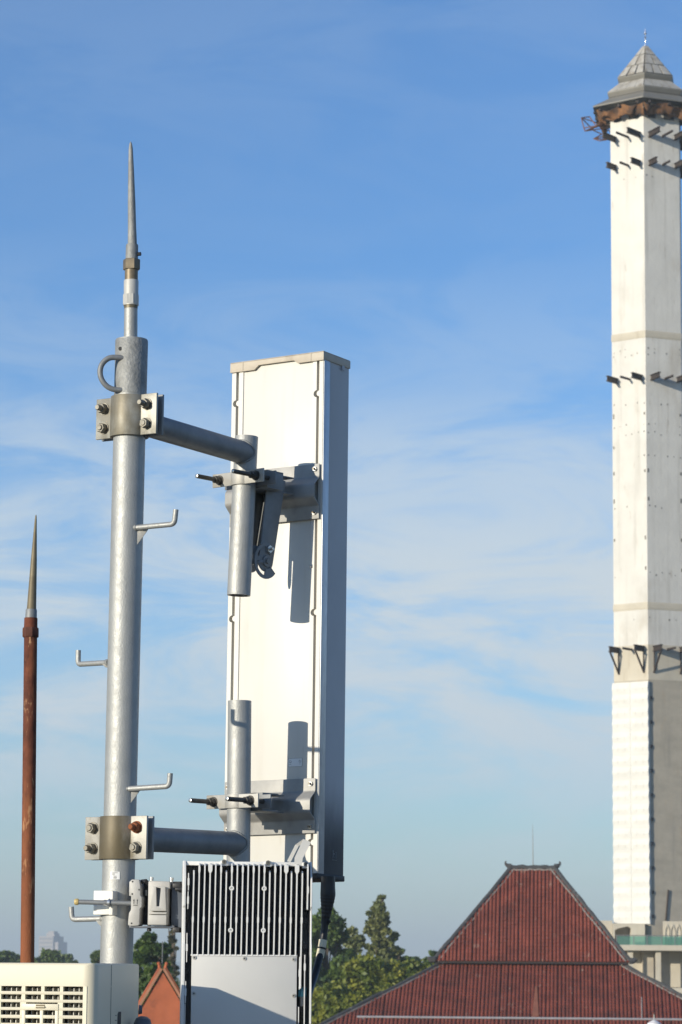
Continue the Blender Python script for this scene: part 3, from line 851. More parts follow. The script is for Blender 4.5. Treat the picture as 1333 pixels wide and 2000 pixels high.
# front-edge planes: ridge lies back, eave forward
z_r, z_e = ZR(1698), ZR(1879)
hr, he = 41.5 * KR, 184 * KR
dep = he - hr                                   # equal slopes on all four sides
z_t, z_b = ZR(1886), ZR(2036)
ht, hb = 172 * KR, 440 * KR
low_dep = (hb - ht)
def corr(name, quad, n, steps, amp, mat, par):
    """a roof face of half-round tile rows: quad = eave-left, eave-right, top-right, top-left; rows run from eave to top"""
    el, er, tr, tl = [Vector(q) for q in quad]
    u = (er - el).normalized()
    nrm = (er - el).cross(tl - el).normalized()
    if nrm.z < 0: nrm = -nrm
    W_ = (er - el).length
    sl = (tl - el); sr = (tr - er)
    upd = (nrm.cross(u)).normalized()
    if upd.z < 0: upd = -upd
    Ht = sl.dot(upd)
    il, ir = sl.dot(u), (tr - el).dot(u)         # where the top corners lie along the eave
    vs, fs = [], []
    pitch = W_ / n
    for i in range(n):
        x0 = i * pitch; xm = x0 + pitch * .5
        # how far up this row reaches
        lim = Ht
        if xm < il: lim = min(lim, Ht * xm / il)
        if xm > ir: lim = min(lim, Ht * (W_ - xm) / max(1e-6, W_ - ir))
        st = max(1, int(round(steps * lim / Ht)))
        hs = lim / st
        jit = random.uniform(-.018, .018)
        for j in range(st):
            b0, b1 = j * hs, (j + 1) * hs
            k0 = len(vs)
            dz = random.uniform(-.01, .012)
            for (bb, lift) in ((b0 - .03, .030 + dz), (b1, .0 + dz)):
                for a_, h_ in ((.06, .0), (.14, .62), (.32, .97), (.5, 1.0), (.68, .97), (.86, .62), (.94, .0)):
                    vs.append(el + u * (x0 + pitch * a_ + jit) + upd * bb + nrm * (amp * h_ + lift))
            for q in range(6):
                fs.append((k0 + q, k0 + q + 1, k0 + 8 + q, k0 + 7 + q))
            fs.append(tuple(k0 + q for q in range(7)))
    b = MB(); b.add(vs, fs)
    o = b.build(name, mat, par, angle=50, kind='stuff')
    return o
def quad_front(z0, h0, w0, z1, h1, w1): return [fr(-h0, z0, w0), fr(h0, z0, w0), fr(h1, z1, w1), fr(-h1, z1, w1)]
def quad_back(z0, h0, w0, z1, h1, w1): return [fr(h0, z0, w0), fr(-h0, z0, w0), fr(-h1, z1, w1), fr(h1, z1, w1)]
def quad_side(s, z0, h0, wa0, wb0, z1, h1, wa1, wb1):
    q = [fr(s * h0, z0, wa0), fr(s * h0, z0, wb0), fr(s * h1, z1, wb1), fr(s * h1, z1, wa1)]
    return q if s > 0 else [q[1], q[0], q[3], q[2]]
wr = 0.0                                        # ridge lies at w = 0
we_f, we_b = wr - dep, wr + dep                 # upper eaves front and back
wt_f, wt_b = we_f + .35, we_b - .35
wb_f, wb_b = wt_f - low_dep, wt_b + low_dep
# solid decks under the tiles
def deck(name, pts0, pts1, mat=M['soffit']):
    b = MB(); b.add(pts0 + pts1, [(0, 1, 5, 4), (1, 2, 6, 5), (2, 3, 7, 6), (3, 0, 4, 7), (4, 5, 6, 7), (3, 2, 1, 0)])
    return b.build(name, mat, root, smooth=False)
deck('upper_deck', [fr(-he, z_e, we_f), fr(he, z_e, we_f), fr(he, z_e, we_b), fr(-he, z_e, we_b)], [fr(-hr, z_r, wr - .02), fr(hr, z_r, wr - .02), fr(hr, z_r, wr + .02), fr(-hr, z_r, wr + .02)])
deck('lower_deck', [fr(-hb, z_b, wb_f), fr(hb, z_b, wb_f), fr(hb, z_b, wb_b), fr(-hb, z_b, wb_b)], [fr(-ht, z_t, wt_f), fr(ht, z_t, wt_f), fr(ht, z_t, wt_b), fr(-ht, z_t, wt_b)])
b = MB(); b.box(fr, -ht + .15, ht - .15, z_t - .3, z_e + .25, wt_f + .15, wt_b - .15); b.build('clerestory_wall', M['soffit'], root, smooth=False)
L_ = lambda q: [p + Vector((0, 0, .012)) for p in q]
corr('upper_roof_tiles', L_(quad_front(z_e, he, we_f, z_r, hr, wr)), 51, 26, .075, M['tile'], root)
corr('upper_side_tiles', L_(quad_side(1, z_e, he, we_f, we_b, z_r, hr, wr - .02, wr + .02)), 40, 10, .075, M['tile'], root)
corr('upper_side_tiles', L_(quad_side(-1, z_e, he, we_f, we_b, z_r, hr, wr - .02, wr + .02)), 40, 10, .075, M['tile'], root)
corr('lower_roof_tiles', L_(quad_front(z_b, hb, wb_f, z_t, ht, wt_f)), 124, 30, .075, M['tile'], root)
corr('lower_side_tiles', L_(quad_side(1, z_b, hb, wb_f, wb_b, z_t, ht, wt_f, wt_b)), 90, 12, .075, M['tile'], root)
corr('lower_side_tiles', L_(quad_side(-1, z_b, hb, wb_f, wb_b, z_t, ht, wt_f, wt_b)), 90, 12, .075, M['tile'], root)
def ridge_bar(name, p, q, r, mat, up=.10):
    b = MB()
    n = 14
    pts = [p + (q - p) * (i / n) + Vector((random.uniform(-.02, .02), 0, up + random.uniform(-.03, .03))) for i in range(n + 1)]
    b.tube(pts, [r * random.uniform(.92, 1.08) for _ in pts], 7)
    return b.build(name, mat, root)
ridge_bar('ridge_cap', fr(-hr - .1, z_r, wr), fr(hr + .1, z_r, wr), .13, M['hip'], .10)
for s in (-1, 1):
    ridge_bar('hip_cap', fr(s * he, z_e, we_f), fr(s * hr, z_r, wr), .115, M['hip'], .09)
    ridge_bar('hip_cap', fr(s * he, z_e, we_b), fr(s * hr, z_r, wr), .115, M['hip'], .09)
    ridge_bar('hip_cap', fr(s * hb, z_b, wb_f), fr(s * ht, z_t, wt_f), .115, M['hip'], .09)
    # pale mortar bedding beside the hip
    a_, c_ = fr(s * he, z_e, we_f), fr(s * hr, z_r, wr)
    off = Vector((-s * .20, -.06, -.02))
    ridge_bar('mortar_bed', a_ + off, c_ + off, .045, M['mortar'], .05)
    a_, c_ = fr(s * hb, z_b, wb_f), fr(s * ht, z_t, wt_f)
    ridge_bar('mortar_bed', a_ + off, c_ + off, .045, M['mortar'], .08)
    # curled ridge ends and eave corner knobs
    e0 = fr(s * (hr + .02), z_r + .15, wr)
    b = MB(); b.tube([e0, e0 + Vector((s * .17, 0, .04)), e0 + Vector((s * .27, 0, .12)), e0 + Vector((s * .30, 0, .22)), e0 + Vector((s * .25, 0, .29))], [.15, .12, .075, .05, .025], 8); b.build('ridge_horn', M['hip'], root)
    e0 = fr(s * (he - .02), z_e + .08, we_f)
    b = MB(); b.tube([e0, e0 + Vector((s * .22, -.05, .0)), e0 + Vector((s * .36, -.08, .10))], [.17, .15, .08], 8); b.build('eave_knob', M['hip'], root)
ridge_bar('mortar_bed', fr(-hr, z_r - .08, wr - .12), fr(hr, z_r - .08, wr - .12), .05, M['mortar'], .05)
b = MB(); b.box(fr, -he + .05, he - .05, z_e - .10, z_e + .02, we_f - .02, we_f + .05); b.build('eave_board', M['soffit'], root, smooth=False)
# walls and posts below (under the frame)
b = MB(); b.box(fr, -hb + 2.5, hb - 2.5, 0, z_b + .6, wb_f + 2.5, wb_b - 2.5); b.build('wall', M['plaster'], root, smooth=False)
# pale pipe across the lower roof with its small post
yb = (P(1041, 1986, DR).z - z_b) / (z_t - z_b)
wp = wb_f + (wt_f - wb_f) * yb - .18
zp = P(1041, 1986, DR).z + .05
proot = thing('roof_pipe', 'pale grey pipe running level across the lower red roof', 'pipe', fr(0, zp, wp))
b = MB(); b.tube([fr((724 - 1041) * KR, zp, wp), fr(430 * KR, zp, wp)], .058, 8); b.build('pipe', M['pipe_grey'], proot)
for px in (735, 840, 945, 1050, 1155, 1243, 1330):
    x_ = (px - 1041) * KR
    b = MB(); b.box(fr, x_ - .03, x_ + .03, zp - .30, zp - .04, wp - .02, wp + .04); b.build('pipe_foot', M['pipe_grey'], proot, smooth=False)
b = MB(); b.cyl(fr((1243 - 1041) * KR, zp - .3, wp + .12), fr((1243 - 1041) * KR, zp + 1.1, wp + .12), .022, n=6); b.build('upright', M['pipe_grey'], proot)
# rust-coloured repair strip in the middle of the lower roof
b = MB()
yy0, yy1 = P(1050, 1985, DR).z, P(1050, 1930, DR).z
f0, f1 = (yy0 - z_b) / (z_t - z_b), (yy1 - z_b) / (z_t - z_b)
w0, w1 = wb_f + (wt_f - wb_f) * f0, wb_f + (wt_f - wb_f) * f1
xx = 9 * KR
b.add([fr(xx - .17, yy0 + .12, w0 - .06), fr(xx + .17, yy0 + .12, w0 - .06), fr(xx + .05, yy1 + .12, w1 - .06), fr(xx - .05, yy1 + .12, w1 - .06),
       fr(xx - .17, yy0, w0), fr(xx + .17, yy0, w0), fr(xx + .05, yy1, w1), fr(xx - .05, yy1, w1)],
      [(0, 1, 2, 3), (7, 6, 5, 4), (0, 4, 5, 1), (1, 5, 6, 2), (2, 6, 7, 3), (3, 7, 4, 0)])
b.build('repair_strip', M['repair'], root, smooth=False)
# thin aerial on the ridge
q0 = fr(.02, z_r + .2, wr); q1 = P(1043, 1611, DR)
b = MB(); b.lathe(q0, Vector((q0.x - .02, q0.y, q1.z)), [(0, .03), (.6, .018), (1, .008)], 6)
b.solo('aerial', M['galv'], 'hair-thin upright aerial on the ridge of the red roof', 'aerial', q0)
# round lamp top at the bottom edge
lp = P(1278, 1992, 100)
lroot = thing('lamp', 'round white lamp top peeping over the bottom edge at the right', 'lamp', (lp.x, lp.y, 0))
b = MB(); b.lathe((lp.x, lp.y, lp.z - .42), (lp.x, lp.y, lp.z), [(0, .10), (.15, .2), (.45, .26), (.75, .22), (.93, .1), (1, .03)], 20); b.build('globe', M['globe'], lroot)
b = MB(); b.cyl((lp.x, lp.y, lp.z - .01), P(1278, 1981, 100), .022, .012, 8); b.build('spike', M['galv'], lroot)
b = MB(); b.cyl((lp.x, lp.y, 0), (lp.x, lp.y, lp.z - .42), .09, .05, 12); b.build('post', M['galv_dark'], lroot)

# ================================================================== HOUSE WITH THE ORANGE GABLE
DG = 60.0; KG = DG / F
ap = P(318, 1893, DG)
root = thing('gabled_house', 'house with a steep orange terracotta gable between mast and radio unit', 'house', (ap.x, ap.y, 0))
yg = R_(3.6)
fr = Frame((ap.x, ap.y, 0), (math.cos(yg), math.sin(yg), 0), Z, (-math.sin(yg), math.cos(yg), 0))
slope_l = (2000 - 1893) / (318 - 259)
hw_ = 2.6; zl = ap.z - hw_ * 1.55
gl, gr = (-hw_, ap.z - hw_ * 1.72), (hw_ * .86, ap.z - hw_ * .86 * 1.62)
b = MB(); b.prism([(gl[0], 0.05), (gr[0], 0.05), gr, (0, ap.z - .05), gl], fr, 0, .25); b.build('gable_wall', M['terracotta'], root, smooth=False)
for nm, a_ in (('left', gl), ('right', gr)):
    d_ = Vector((a_[0], 0, a_[1] - ap.z)); 
    ax_ = Vector((a_[0], a_[1] - ap.z)).normalized(); pn = Vector((-ax_.y, ax_.x)) * (-1 if nm == 'right' else 1)
    if pn.y < 0: pn = -pn
    q = [(0, ap.z), (a_[0], a_[1]), (a_[0] + pn.x * .05, a_[1] + pn.y * .05), (pn.x * .05, ap.z + pn.y * .05)]
    b = MB(); b.prism(q, fr, -.04, .30); b.build('verge', M['terracotta_edge'], root, smooth=False)
    b = MB(); b.prism([(q[3][0], q[3][1]), (q[2][0], q[2][1]), (q[2][0] + pn.x * .03, q[2][1] + pn.y * .03), (q[3][0] + pn.x * .03, q[3][1] + pn.y * .03)], fr, -.02, 5.0); b.build('roof', M['terracotta'], root, smooth=False)
for s in (-1, 1):
    b = MB(); b.lathe(fr(.055 * s, ap.z + .02, .12), fr(.085 * s, ap.z + .14, .12), [(0, .035), (.6, .028), (.8, .04), (1, .02)], 10); b.build('ridge_knob', M['terracotta'], root)
b = MB(); b.cyl(fr(-.01, ap.z + .03, .2), fr(-.005, ap.z + .55, .2), .009, n=6); b.build('ridge_rod', M['galv_dark'], root)

# ================================================================== HAZE
hz = MB(); hz.box(WORLD, -8400, 8400, -700, 8400, -1.0, 104.0)
hazem = bpy.data.materials.new('haze'); hazem.use_nodes = True
t = hazem.node_tree; t.nodes.clear()
pv = t.nodes.new('ShaderNodeVolumePrincipled')
pv.inputs['Color'].default_value = (0.80, 0.92, 1.0, 1)
pv.inputs['Density'].default_value = 0.00030
pv.inputs['Anisotropy'].default_value = 0.0
mo = t.nodes.new('ShaderNodeOutputMaterial')
t.links.new(pv.outputs[0], mo.inputs['Volume'])
tag(hz.build('haze', hazem, None, smooth=False), kind='stuff')

# ================================================================== FOREGROUND
TH = R_(32)                                     # everything on the mast is turned this far
U3 = Vector((math.cos(TH), -math.sin(TH), 0))   # along the panel, towards the right and the camera
W3 = Vector((math.sin(TH), math.cos(TH), 0))    # away from the camera, the panel's boresight
def hex_nut(p, d, r, h):
    b = MB(); b.lathe(p, Vector(p) + Vector(d).normalized() * h, [(0, r * .92), (.12, r), (.88, r), (1, r * .92)], 6, phase=random.uniform(0, 1)); return b
def arr(fr2, mp_):
    return lambda a, b, c: fr2(*mp_(a, b, c))

# ------------------------------------------------------------------ mast
DM = 8.0
A0, A1 = P(228, 1870, DM), P(257.8, 664, DM)
ax = (A1 - A0).normalized()
mast_at = lambda py: A0 + ax * ((P(240, py, DM).z - A0.z) / ax.z)
foot = A0 + ax * ((ROOF_Z - A0.z) / ax.z)
RM = .0437
root = thing('mast', 'thick grey galvanised steel mast with climbing pegs, tallest pole on the left', 'mast', foot)
b = MB(); b.pipe(foot, A1, RM, .005, 48); b.build('pole', M['galv'], root)
b = MB(); b.cyl(foot, foot + Vector((0, 0, .015)), .14, n=24); b.build('base_plate', M['galv_dark'], root)
# rough collar of the mast above the upper clamp
b = MB(); b.lathe(mast_at(772), A1 + ax * .001, [(0, RM + .0008), (.97, RM + .0012), (1, RM - .001)], 48, (False, False)); b.build('rough_top', M['galv_rough'], root)
b = MB(); b.cyl(A1 - ax * .004, A1 - ax * .002, RM - .004, n=40); b.build('cap_plate', M['galv_dark'], root)
hole = P(235.5, 681, DM - .036)
b = MB(); b.cyl(hole - Vector((0, .002, 0)), hole + Vector((0, .01, 0)), .0052, n=14); b.build('hole', M['opening'], root)
# lifting loop
lp_ = [(241, 699), (228, 698), (214.5, 698), (203, 706), (196.5, 717), (195.6, 731), (200, 744), (209, 755), (222, 761), (238, 762)]
b = MB(); pts = [P(x, y, DM - .034 - .012 * math.sin(PI * i / 9)) for i, (x, y) in enumerate(lp_)]
b.tube(fillet(pts, .010, 4), .0076, 14); b.build('lifting_loop', M['galv_dark'], root)
# climbing pegs
def peg(pts, dd, gus=None):
    p = [P(x, y, DM + d_) for (x, y), d_ in zip(pts, dd)]
    b = MB(); b.tube(fillet(p, .012, 6), .0073, 14); o = b.build('climbing_peg', M['galv'], root)
    b = MB(); b.lathe(p[0] - (p[1] - p[0]).normalized() * .004, p[0] + (p[1] - p[0]).normalized() * .008, [(0, .0105), (1, .0088)], 14); b.build('weld', M['galv_rough'], o)
    if gus:
        q = [P(x, y, DM + dd[0] + .001) for x, y in gus]
        n_ = Vector((0.06, .998, 0))
        b = MB(); v_ = [x + n_ * k for k in (-.0025, .0025) for x in q]; k_ = len(q)
        b.add(v_, [tuple(range(k_)), tuple(range(2 * k_ - 1, k_ - 1, -1))] + [(i, (i + 1) % k_, k_ + (i + 1) % k_, k_ + i) for i in range(k_)])
        b.build('gusset', M['galv_plate'], o, bevel=.0006)
peg([(262, 1031), (341, 1023.5), (344, 995)], (-.030, -.075, -.078), [(261, 1034), (290, 1034), (266, 1068), (263, 1066)])
peg([(212, 1294), (153, 1297.5), (153.5, 1270)], (.01, .104, .104), [(200, 1297), (213, 1297), (213, 1305), (206, 1303)])
peg([(246, 1541), (331, 1535.5), (333, 1510)], (-.030, -.075, -.078), [(245, 1544), (274, 1544), (250, 1577), (247, 1575)])
peg([(203, 1794), (141, 1796), (139.5, 1771)], (-.010, .03, .03), [(188, 1798), (202, 1798), (202, 1812), (194, 1806)])
# small sticker with lines of print (no code block)
sc_ = mast_at(1709)
def on_mast(px, py, lift=0.0):
    """the place on the mast's skin seen at a pixel"""
    r = ray(px, py); c = mast_at(py)
    k = c.y
    o = CAM
    dx, dy = r.x, r.y; ox, oy = o.x - c.x, o.y - c.y
    A_ = dx * dx + dy * dy; B_ = 2 * (ox * dx + oy * dy); C_ = ox * ox + oy * oy - (RM + lift) ** 2
    tt = (-B_ - math.sqrt(max(0, B_ * B_ - 4 * A_ * C_))) / (2 * A_)
    return o + r * tt
def skin_patch(x0, x1, y0, y1, lift, name, mat, par, n=8):
    b = MB(); vs = []
    for y in (y0, y1):
        for i in range(n + 1):
            vs.append(on_mast(x0 + (x1 - x0) * i / n, y, lift))
    for y in (y0, y1):
        for i in range(n + 1):
            vs.append(on_mast(x0 + (x1 - x0) * i / n, y, lift - .0006))
    m_ = n + 1
    fs = [(i, i + 1, m_ + i + 1, m_ + i) for i in range(n)] + [(2 * m_ + i, 3 * m_ + i, 3 * m_ + i + 1, 2 * m_ + i + 1) for i in range(n)]
    fs += [(i, 2 * m_ + i, 2 * m_ + i + 1, i + 1) for i in range(n)] + [(m_ + i, m_ + i + 1, 3 * m_ + i + 1, 3 * m_ + i) for i in range(n)]
    fs += [(0, m_, 3 * m_, 2 * m_), (n, 2 * m_ + n, 3 * m_ + n, m_ + n)]
    b.add(vs, fs); return b.build(name, mat, par)
sk = skin_patch(216, 234.5, 1702.5, 1717.5, .0012, 'sticker', M['sticker'], root)
for (x0, x1, y) in ((219.5, 230, 1704.6), (219.5, 225, 1706.8), (219.5, 224, 1708.8), (222, 228, 1711.2), (222, 228.5, 1713.4), (221.5, 228, 1715.2)):
    skin_patch(x0, x1, y - .45, y + .45, .0016, 'print', M['ink'], sk, 3)

# ------------------------------------------------------------------ lightning rod on the mast
rod_at = lambda px, py: P(px, py, DM)
R0 = rod_at(257.3, 672)
root = thing('lightning_rod', 'grey rough-coated lightning rod with coupling on top of the mast', 'lightning rod', R0)
q = DM / F
def seg(name, prof, mat, n=28, **kw):
    """prof: (centre px, py, radius px) from the bottom up"""
    b = MB()
    p0, p1 = rod_at(prof[0][0], prof[0][1]), rod_at(prof[-1][0], prof[-1][1])
    L_0 = (p1 - p0).length
    b.lathe(p0, p1, [((prof[0][1] - y) / (prof[0][1] - prof[-1][1]), r * q) for x, y, r in prof], n)
    return b.build(name, mat, root, **kw)
seg('lower_pipe', [(255.6, 672, 13.6), (256.2, 597, 13.3)], M['galv'])
b_ = seg('rust_ring', [(256.1, 603, 13.7), (256.2, 596, 13.7)], M['clamp_brown'])
seg('pale_sleeve', [(256.2, 597, 15.2), (256.3, 577, 15.4), (256.4, 574, 14.6), (256.8, 549, 14.8), (256.8, 547.5, 14.2)], M['sleeve'])
b = MB(); b.lathe(rod_at(256.2, 595), rod_at(256.3, 576), [(0, 16.4 * q), (1, 16.4 * q)], 8, phase=.35); b.build('hex_band', M['sleeve'], root)
seg('bronze_neck', [(256.9, 548, 13.2), (257.2, 524, 13.2)], M['brass_dark'])
b = MB(); b.lathe(rod_at(257.3, 527), rod_at(257.6, 507), [(0, 17 * q), (.08, 17.4 * q), (.92, 17.4 * q), (1, 16.6 * q)], 6, phase=.9); b.build('hex_coupling', M['brass_dark'], root)
seg('rough_collar', [(257.8, 507, 12.6), (258.6, 480, 12.4), (258.6, 477.5, 11.4)], M['galv_rough'])
seg('spike', [(259.0, 478, 9.2), (259.0, 440, 8.3), (258.9, 397, 7.7), (257.9, 330, 5.8), (256.6, 290, 4.2), (256.0, 281, 2.8), (255.6, 276.5, .5)], M['galv_rough'])
b = MB(); s0 = P(268, 496.5, DM - .003); b.lathe(s0, s0 + Vector((.0105, -.004, 0)), [(0, .0055), (1, .0055)], 8); b.build('set_screw', M['black'], root)

def weather(mt, col, dist, f0, f1, amt, axis=None, nscale=14, namp=.02):
    """dirt that follows a part's own shape: strong at the axis (or height) f0, gone at f1, broken up by noise"""
    t = mt.node_tree; bs = t.nodes['Principled BSDF']
    src = bs.inputs['Base Color'].links[0].from_socket
    N = t.nodes.new; L = t.links.new
    co = N('ShaderNodeTexCoord')
    sx = N('ShaderNodeSeparateXYZ'); L(co.outputs['Object'], sx.inputs[0])
    if dist == 'u':
        dt = N('ShaderNodeVectorMath'); dt.operation = 'DOT_PRODUCT'; L(co.outputs['Object'], dt.inputs[0]); dt.inputs[1].default_value = axis
        ab_ = N('ShaderNodeMath'); ab_.operation = 'ABSOLUTE'; L(dt.outputs['Value'], ab_.inputs[0]); val = ab_.outputs[0]
    else:
        val = sx.outputs['Z']
    nn = N('ShaderNodeTexNoise'); nn.inputs['Scale'].default_value = nscale; nn.inputs['Detail'].default_value = 6
    mp_ = N('ShaderNodeMapping'); mp_.inputs['Scale'].default_value = (1, 1, .45); L(co.outputs['Object'], mp_.inputs[0]); L(mp_.outputs[0], nn.inputs[0])
    ad = N('ShaderNodeMath'); ad.operation = 'MULTIPLY_ADD'; L(nn.outputs['Fac'], ad.inputs[0]); ad.inputs[1].default_value = namp; L(val, ad.inputs[2])
    rp = N('ShaderNodeMapRange'); rp.interpolation_type = 'SMOOTHSTEP'
    rp.inputs['From Min'].default_value = f0; rp.inputs['From Max'].default_value = f1; rp.inputs['To Min'].default_value = amt; rp.inputs['To Max'].default_value = 0
    L(ad.outputs[0], rp.inputs[0])
    mx = N('ShaderNodeMix'); mx.data_type = 'RGBA'; L(rp.outputs[0], mx.inputs[0]); L(src, mx.inputs[6]); mx.inputs[7].default_value = (*col, 1)
    L(mx.outputs[2], bs.inputs['Base Color'])
M['clamp_brown'] = pmat('brown_stained_clamp', (0.40, 0.385, 0.34), 0.55, 0.3, 0.16, 24, 0.35, 130, 0.001, [((0.19, 0.15, 0.085), 11, .50, .62, .7, (1, 1, .6))])
weather(M['clamp_brown'], (0.125, 0.10, 0.055), 'u', .066, .110, .92, tuple(U3), 24, .085)
weather(M['clamp'], (0.16, 0.135, 0.085), 'u', .03, .085, .8, tuple(U3), 26, .075)
weather(M['rust'], (0.36, 0.125, 0.045), 'z', 2.75, 3.6, .55, None, 30, .9)
# ------------------------------------------------------------------ support arms: clamp, arm tube, upright stub
DS = 8.5
stub = {'up': (P(482, 853, DS), P(466.8, 1163, DS)), 'lo': (P(468.6, 1369, DS), P(466, 1684, DS))}
RSTUB = 23.1 * DS / F
def half_clamp(fr_, s, hh, mat, name, root, he=.101):
    """half of the mast clamp: two plates joined by a saddle; s = -1 front half, +1 back half"""
    t = .008; r1 = RM + .0015; g0 = .010
    a_in = math.degrees(math.acos(min(1, .0)))  # 90
    line = [(-he, g0)]
    ang0 = math.degrees(math.asin(g0 / r1))
    arc_ = [(-r1 * math.cos(R_(ang0 + (180 - 2 * ang0) * i / 18)), r1 * math.sin(R_(ang0 + (180 - 2 * ang0) * i / 18))) for i in range(19)]
    line += arc_ + [(he, g0)]
    b = MB(); b.strip(line, t, lambda a, b_, c: fr_(a, c, s * b_), -hh, hh)
    return b.build(name, mat, root, bevel=.0012)
def bolt(fr_, a, bb, c, root, stud, mat, nut_r=.0140, stud_r=.0080, s=-1):
    p = fr_(a, bb, c); d = fr_.w * s
    w_ = MB(); w_.lathe(p, p + d * .0025, [(0, nut_r * 1.18), (1, nut_r * 1.18)], 20)
    w_.lathe(p + d * .0025, p + d * .0175, [(0, nut_r * .95), (.12, nut_r), (.85, nut_r), (1, nut_r * .86)], 6, phase=random.uniform(0, 1))
    o = w_.build('nut', mat, root)
    st = MB(); st.lathe(p - d * .03, p + d * (.0175 + stud), [(0, stud_r), (.96, stud_r), (1, stud_r * .8)], 14)
    st.build('stud', mat, o)
    return o
def support_arm(label, cpy, stubk, ep, mats, studs, gp, hh):
    c = mast_at(cpy)
    fr_ = Frame(c, U3, ax, U3.cross(ax) * -1)
    fr_.w = W3
    root = thing('support_arm', label, 'bracket arm', c, gp)
    half_clamp(fr_, -1, hh, mats[0], 'front_clamp', root)
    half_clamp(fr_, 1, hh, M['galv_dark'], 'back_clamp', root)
    for i, (a, bb) in enumerate(((-.074, .027), (-.074, -.027), (.070, .027), (.070, -.027))):
        L0, mt_ = studs[i]
        bolt(fr_, a, bb, -.018, root, L0, mt_)
        b = MB(); p = fr_(a, bb, -.008); b.cyl(p, p + W3 * .045, .0068, n=10); b.lathe(p + W3 * .028, p + W3 * .038, [(0, .0125), (1, .0125)], 6); b.build('bolt_tail', M['bolt'], root)
    S0, S1 = stub[stubk]
    b = MB(); b.pipe(S0, S1, RSTUB, .004, 44); st = b.build('stub_pole', M['galv'], root)
    e = P(*ep, DS)
    a0 = fr_(0, 0, .052)
    a0.z = P(268 if stubk == 'up' else 249, 824 if stubk == 'up' else 1637.5, DM + .034).z
    d = (e - a0).normalized()
    b = MB(); b.lathe(a0 - d * .02, e - d * (RSTUB * .25), [(0, 23.4 * 8.3 / F), (1, 23.4 * 8.3 / F)], 40); b.build('arm_tube', M['galv_dark'], root)
    # weld bead where the arm meets the stub
    wp_ = []
    sa = (S1 - S0).normalized()
    side = d.cross(sa).normalized(); upn = side.cross(d).normalized()
    for i in range(33):
        an = 2 * PI * i / 32; rr = 23.4 * 8.3 / F + .001
        o_ = e + side * rr * math.cos(an) + upn * rr * math.sin(an)
        k = math.sqrt(max(0, RSTUB ** 2 - min(RSTUB * .98, abs(rr * math.cos(an))) ** 2))
        wp_.append(o_ - d * k)
    b = MB(); b.tube(wp_, .0035, 6, caps=False); b.build('weld', M['galv_rough'], st)
    return root, fr_
up_root, up_fr = support_arm('upper bracket arm with a bolted clamp high on the mast, its short pole hanging down', 815, 'up', (481, 886),
    (M['clamp'],), [(.016, M['bolt']), (.004, M['bolt']), (.020, M['bolt']), (.002, M['bolt'])], 'arms that hold the white panel', .056)
lo_root, lo_fr = support_arm('lower bracket arm with a brown-stained clamp on the mast, its short pole standing up', 1637, 'lo', (466.5, 1648),
    (M['clamp_brown'],), [(.003, M['bolt']), (.016, M['bolt']), (.014, M['rust']), (.003, M['bolt'])], 'arms that hold the white panel', .057)

# ------------------------------------------------------------------ panel antenna
stub_at = lambda k, py: stub[k][0] + (stub[k][1] - stub[k][0]) * ((stub[k][0].z - P(470, py, DS).z) / (stub[k][0].z - stub[k][1].z))
pA = stub_at('lo', 1550) + W3 * .205
pB = stub_at('up', 960) + W3 * .225
vt = (pB - pA); vt = (vt - U3 * vt.dot(U3)).normalized()
nrm = U3.cross(vt).normalized()
br, tr_ = on_plane(619.5, 1708, pA, nrm), on_plane(632.5, 694, pA, nrm)
V3 = (tr_ - br).normalized()
Ux = (U3 - V3 * U3.dot(V3)).normalized()
Wx = Ux.cross(V3); Wx = Wx if Wx.y > 0 else -Wx
PF = Frame(br, Ux, V3, Wx)                      # a along the back (right edge = 0, left negative), b up, c away
HP = (tr_ - br).length
AL = (PF.px(452.5, 760)[0] + PF.px(436.5, 1650)[0]) / 2 + .002
DEP = .155
root = thing('panel_antenna', 'tall white and grey panel antenna seen from its back', 'antenna', PF(AL / 2, 0, DEP / 2))
fa = lambda px, py: PF.px(px, py)[0]
# columns across the back, measured near the top: outer lip, slot, inner lip, tray
oL, sL0, sL1, iL = AL, AL + .0145, AL + .0240, AL + .040
oR, sR0, sR1, iR = 0.0, -.0140, -.0230, -.037
b = MB(); b.box(PF, iL - .004, iR + .004, .004, HP - .004, .0035, .03); b.build('back_tray', M['panel'], root, bevel=.001)
bys = [PF.px(625, y)[1] for y in (768, 1195, 1645)]
def lip(s, e_out, e_in, notch, name):
    """a long lip beside the slot with round keyhole notches or lugs on its slot side"""
    poly = [(e_out, .004), (e_in, .004)]
    for yb_ in sorted(bys):
        r = .0105 if notch else .0085
        n = 10
        # the outer lip keeps a round lug that the inner lip makes room for
        for i in range(n + 1):
            an = PI * i / n
            poly.append((e_in + s * r * math.sin(an), yb_ - r * math.cos(an)))
    poly += [(e_in, HP - .004), (e_out, HP - .004)]
    b = MB(); b.prism(poly, PF, 0.0, .028); return b.build(name, M['panel'], root, smooth=False)
# right-hand side: lug grows from the outer lip to the left, inner lip is notched; the left-hand side the same way round
lip(-1, oR, sR0, False, 'outer_lip'); lip(-1, iR, sR1, True, 'inner_lip')
lip(1, iL, sL1, True, 'inner_lip') if False else None
b = None
poly_o = lambda e_out, e_in, r, s: None
lip(-1, oL, sL0, True, 'outer_lip')
lip(-1, iL, sL1, False, 'inner_lip')
b = MB(); b.box(PF, sL0 - .012, sL1 + .006, .006, HP - .006, .022, .03); b.build('slot_floor', M['coil'], root, smooth=False)
b = MB(); b.box(PF, sR1 - .012, sR0 + .003, .006, HP - .006, .022, .03); b.build('slot_floor', M['cap'], root, smooth=False)
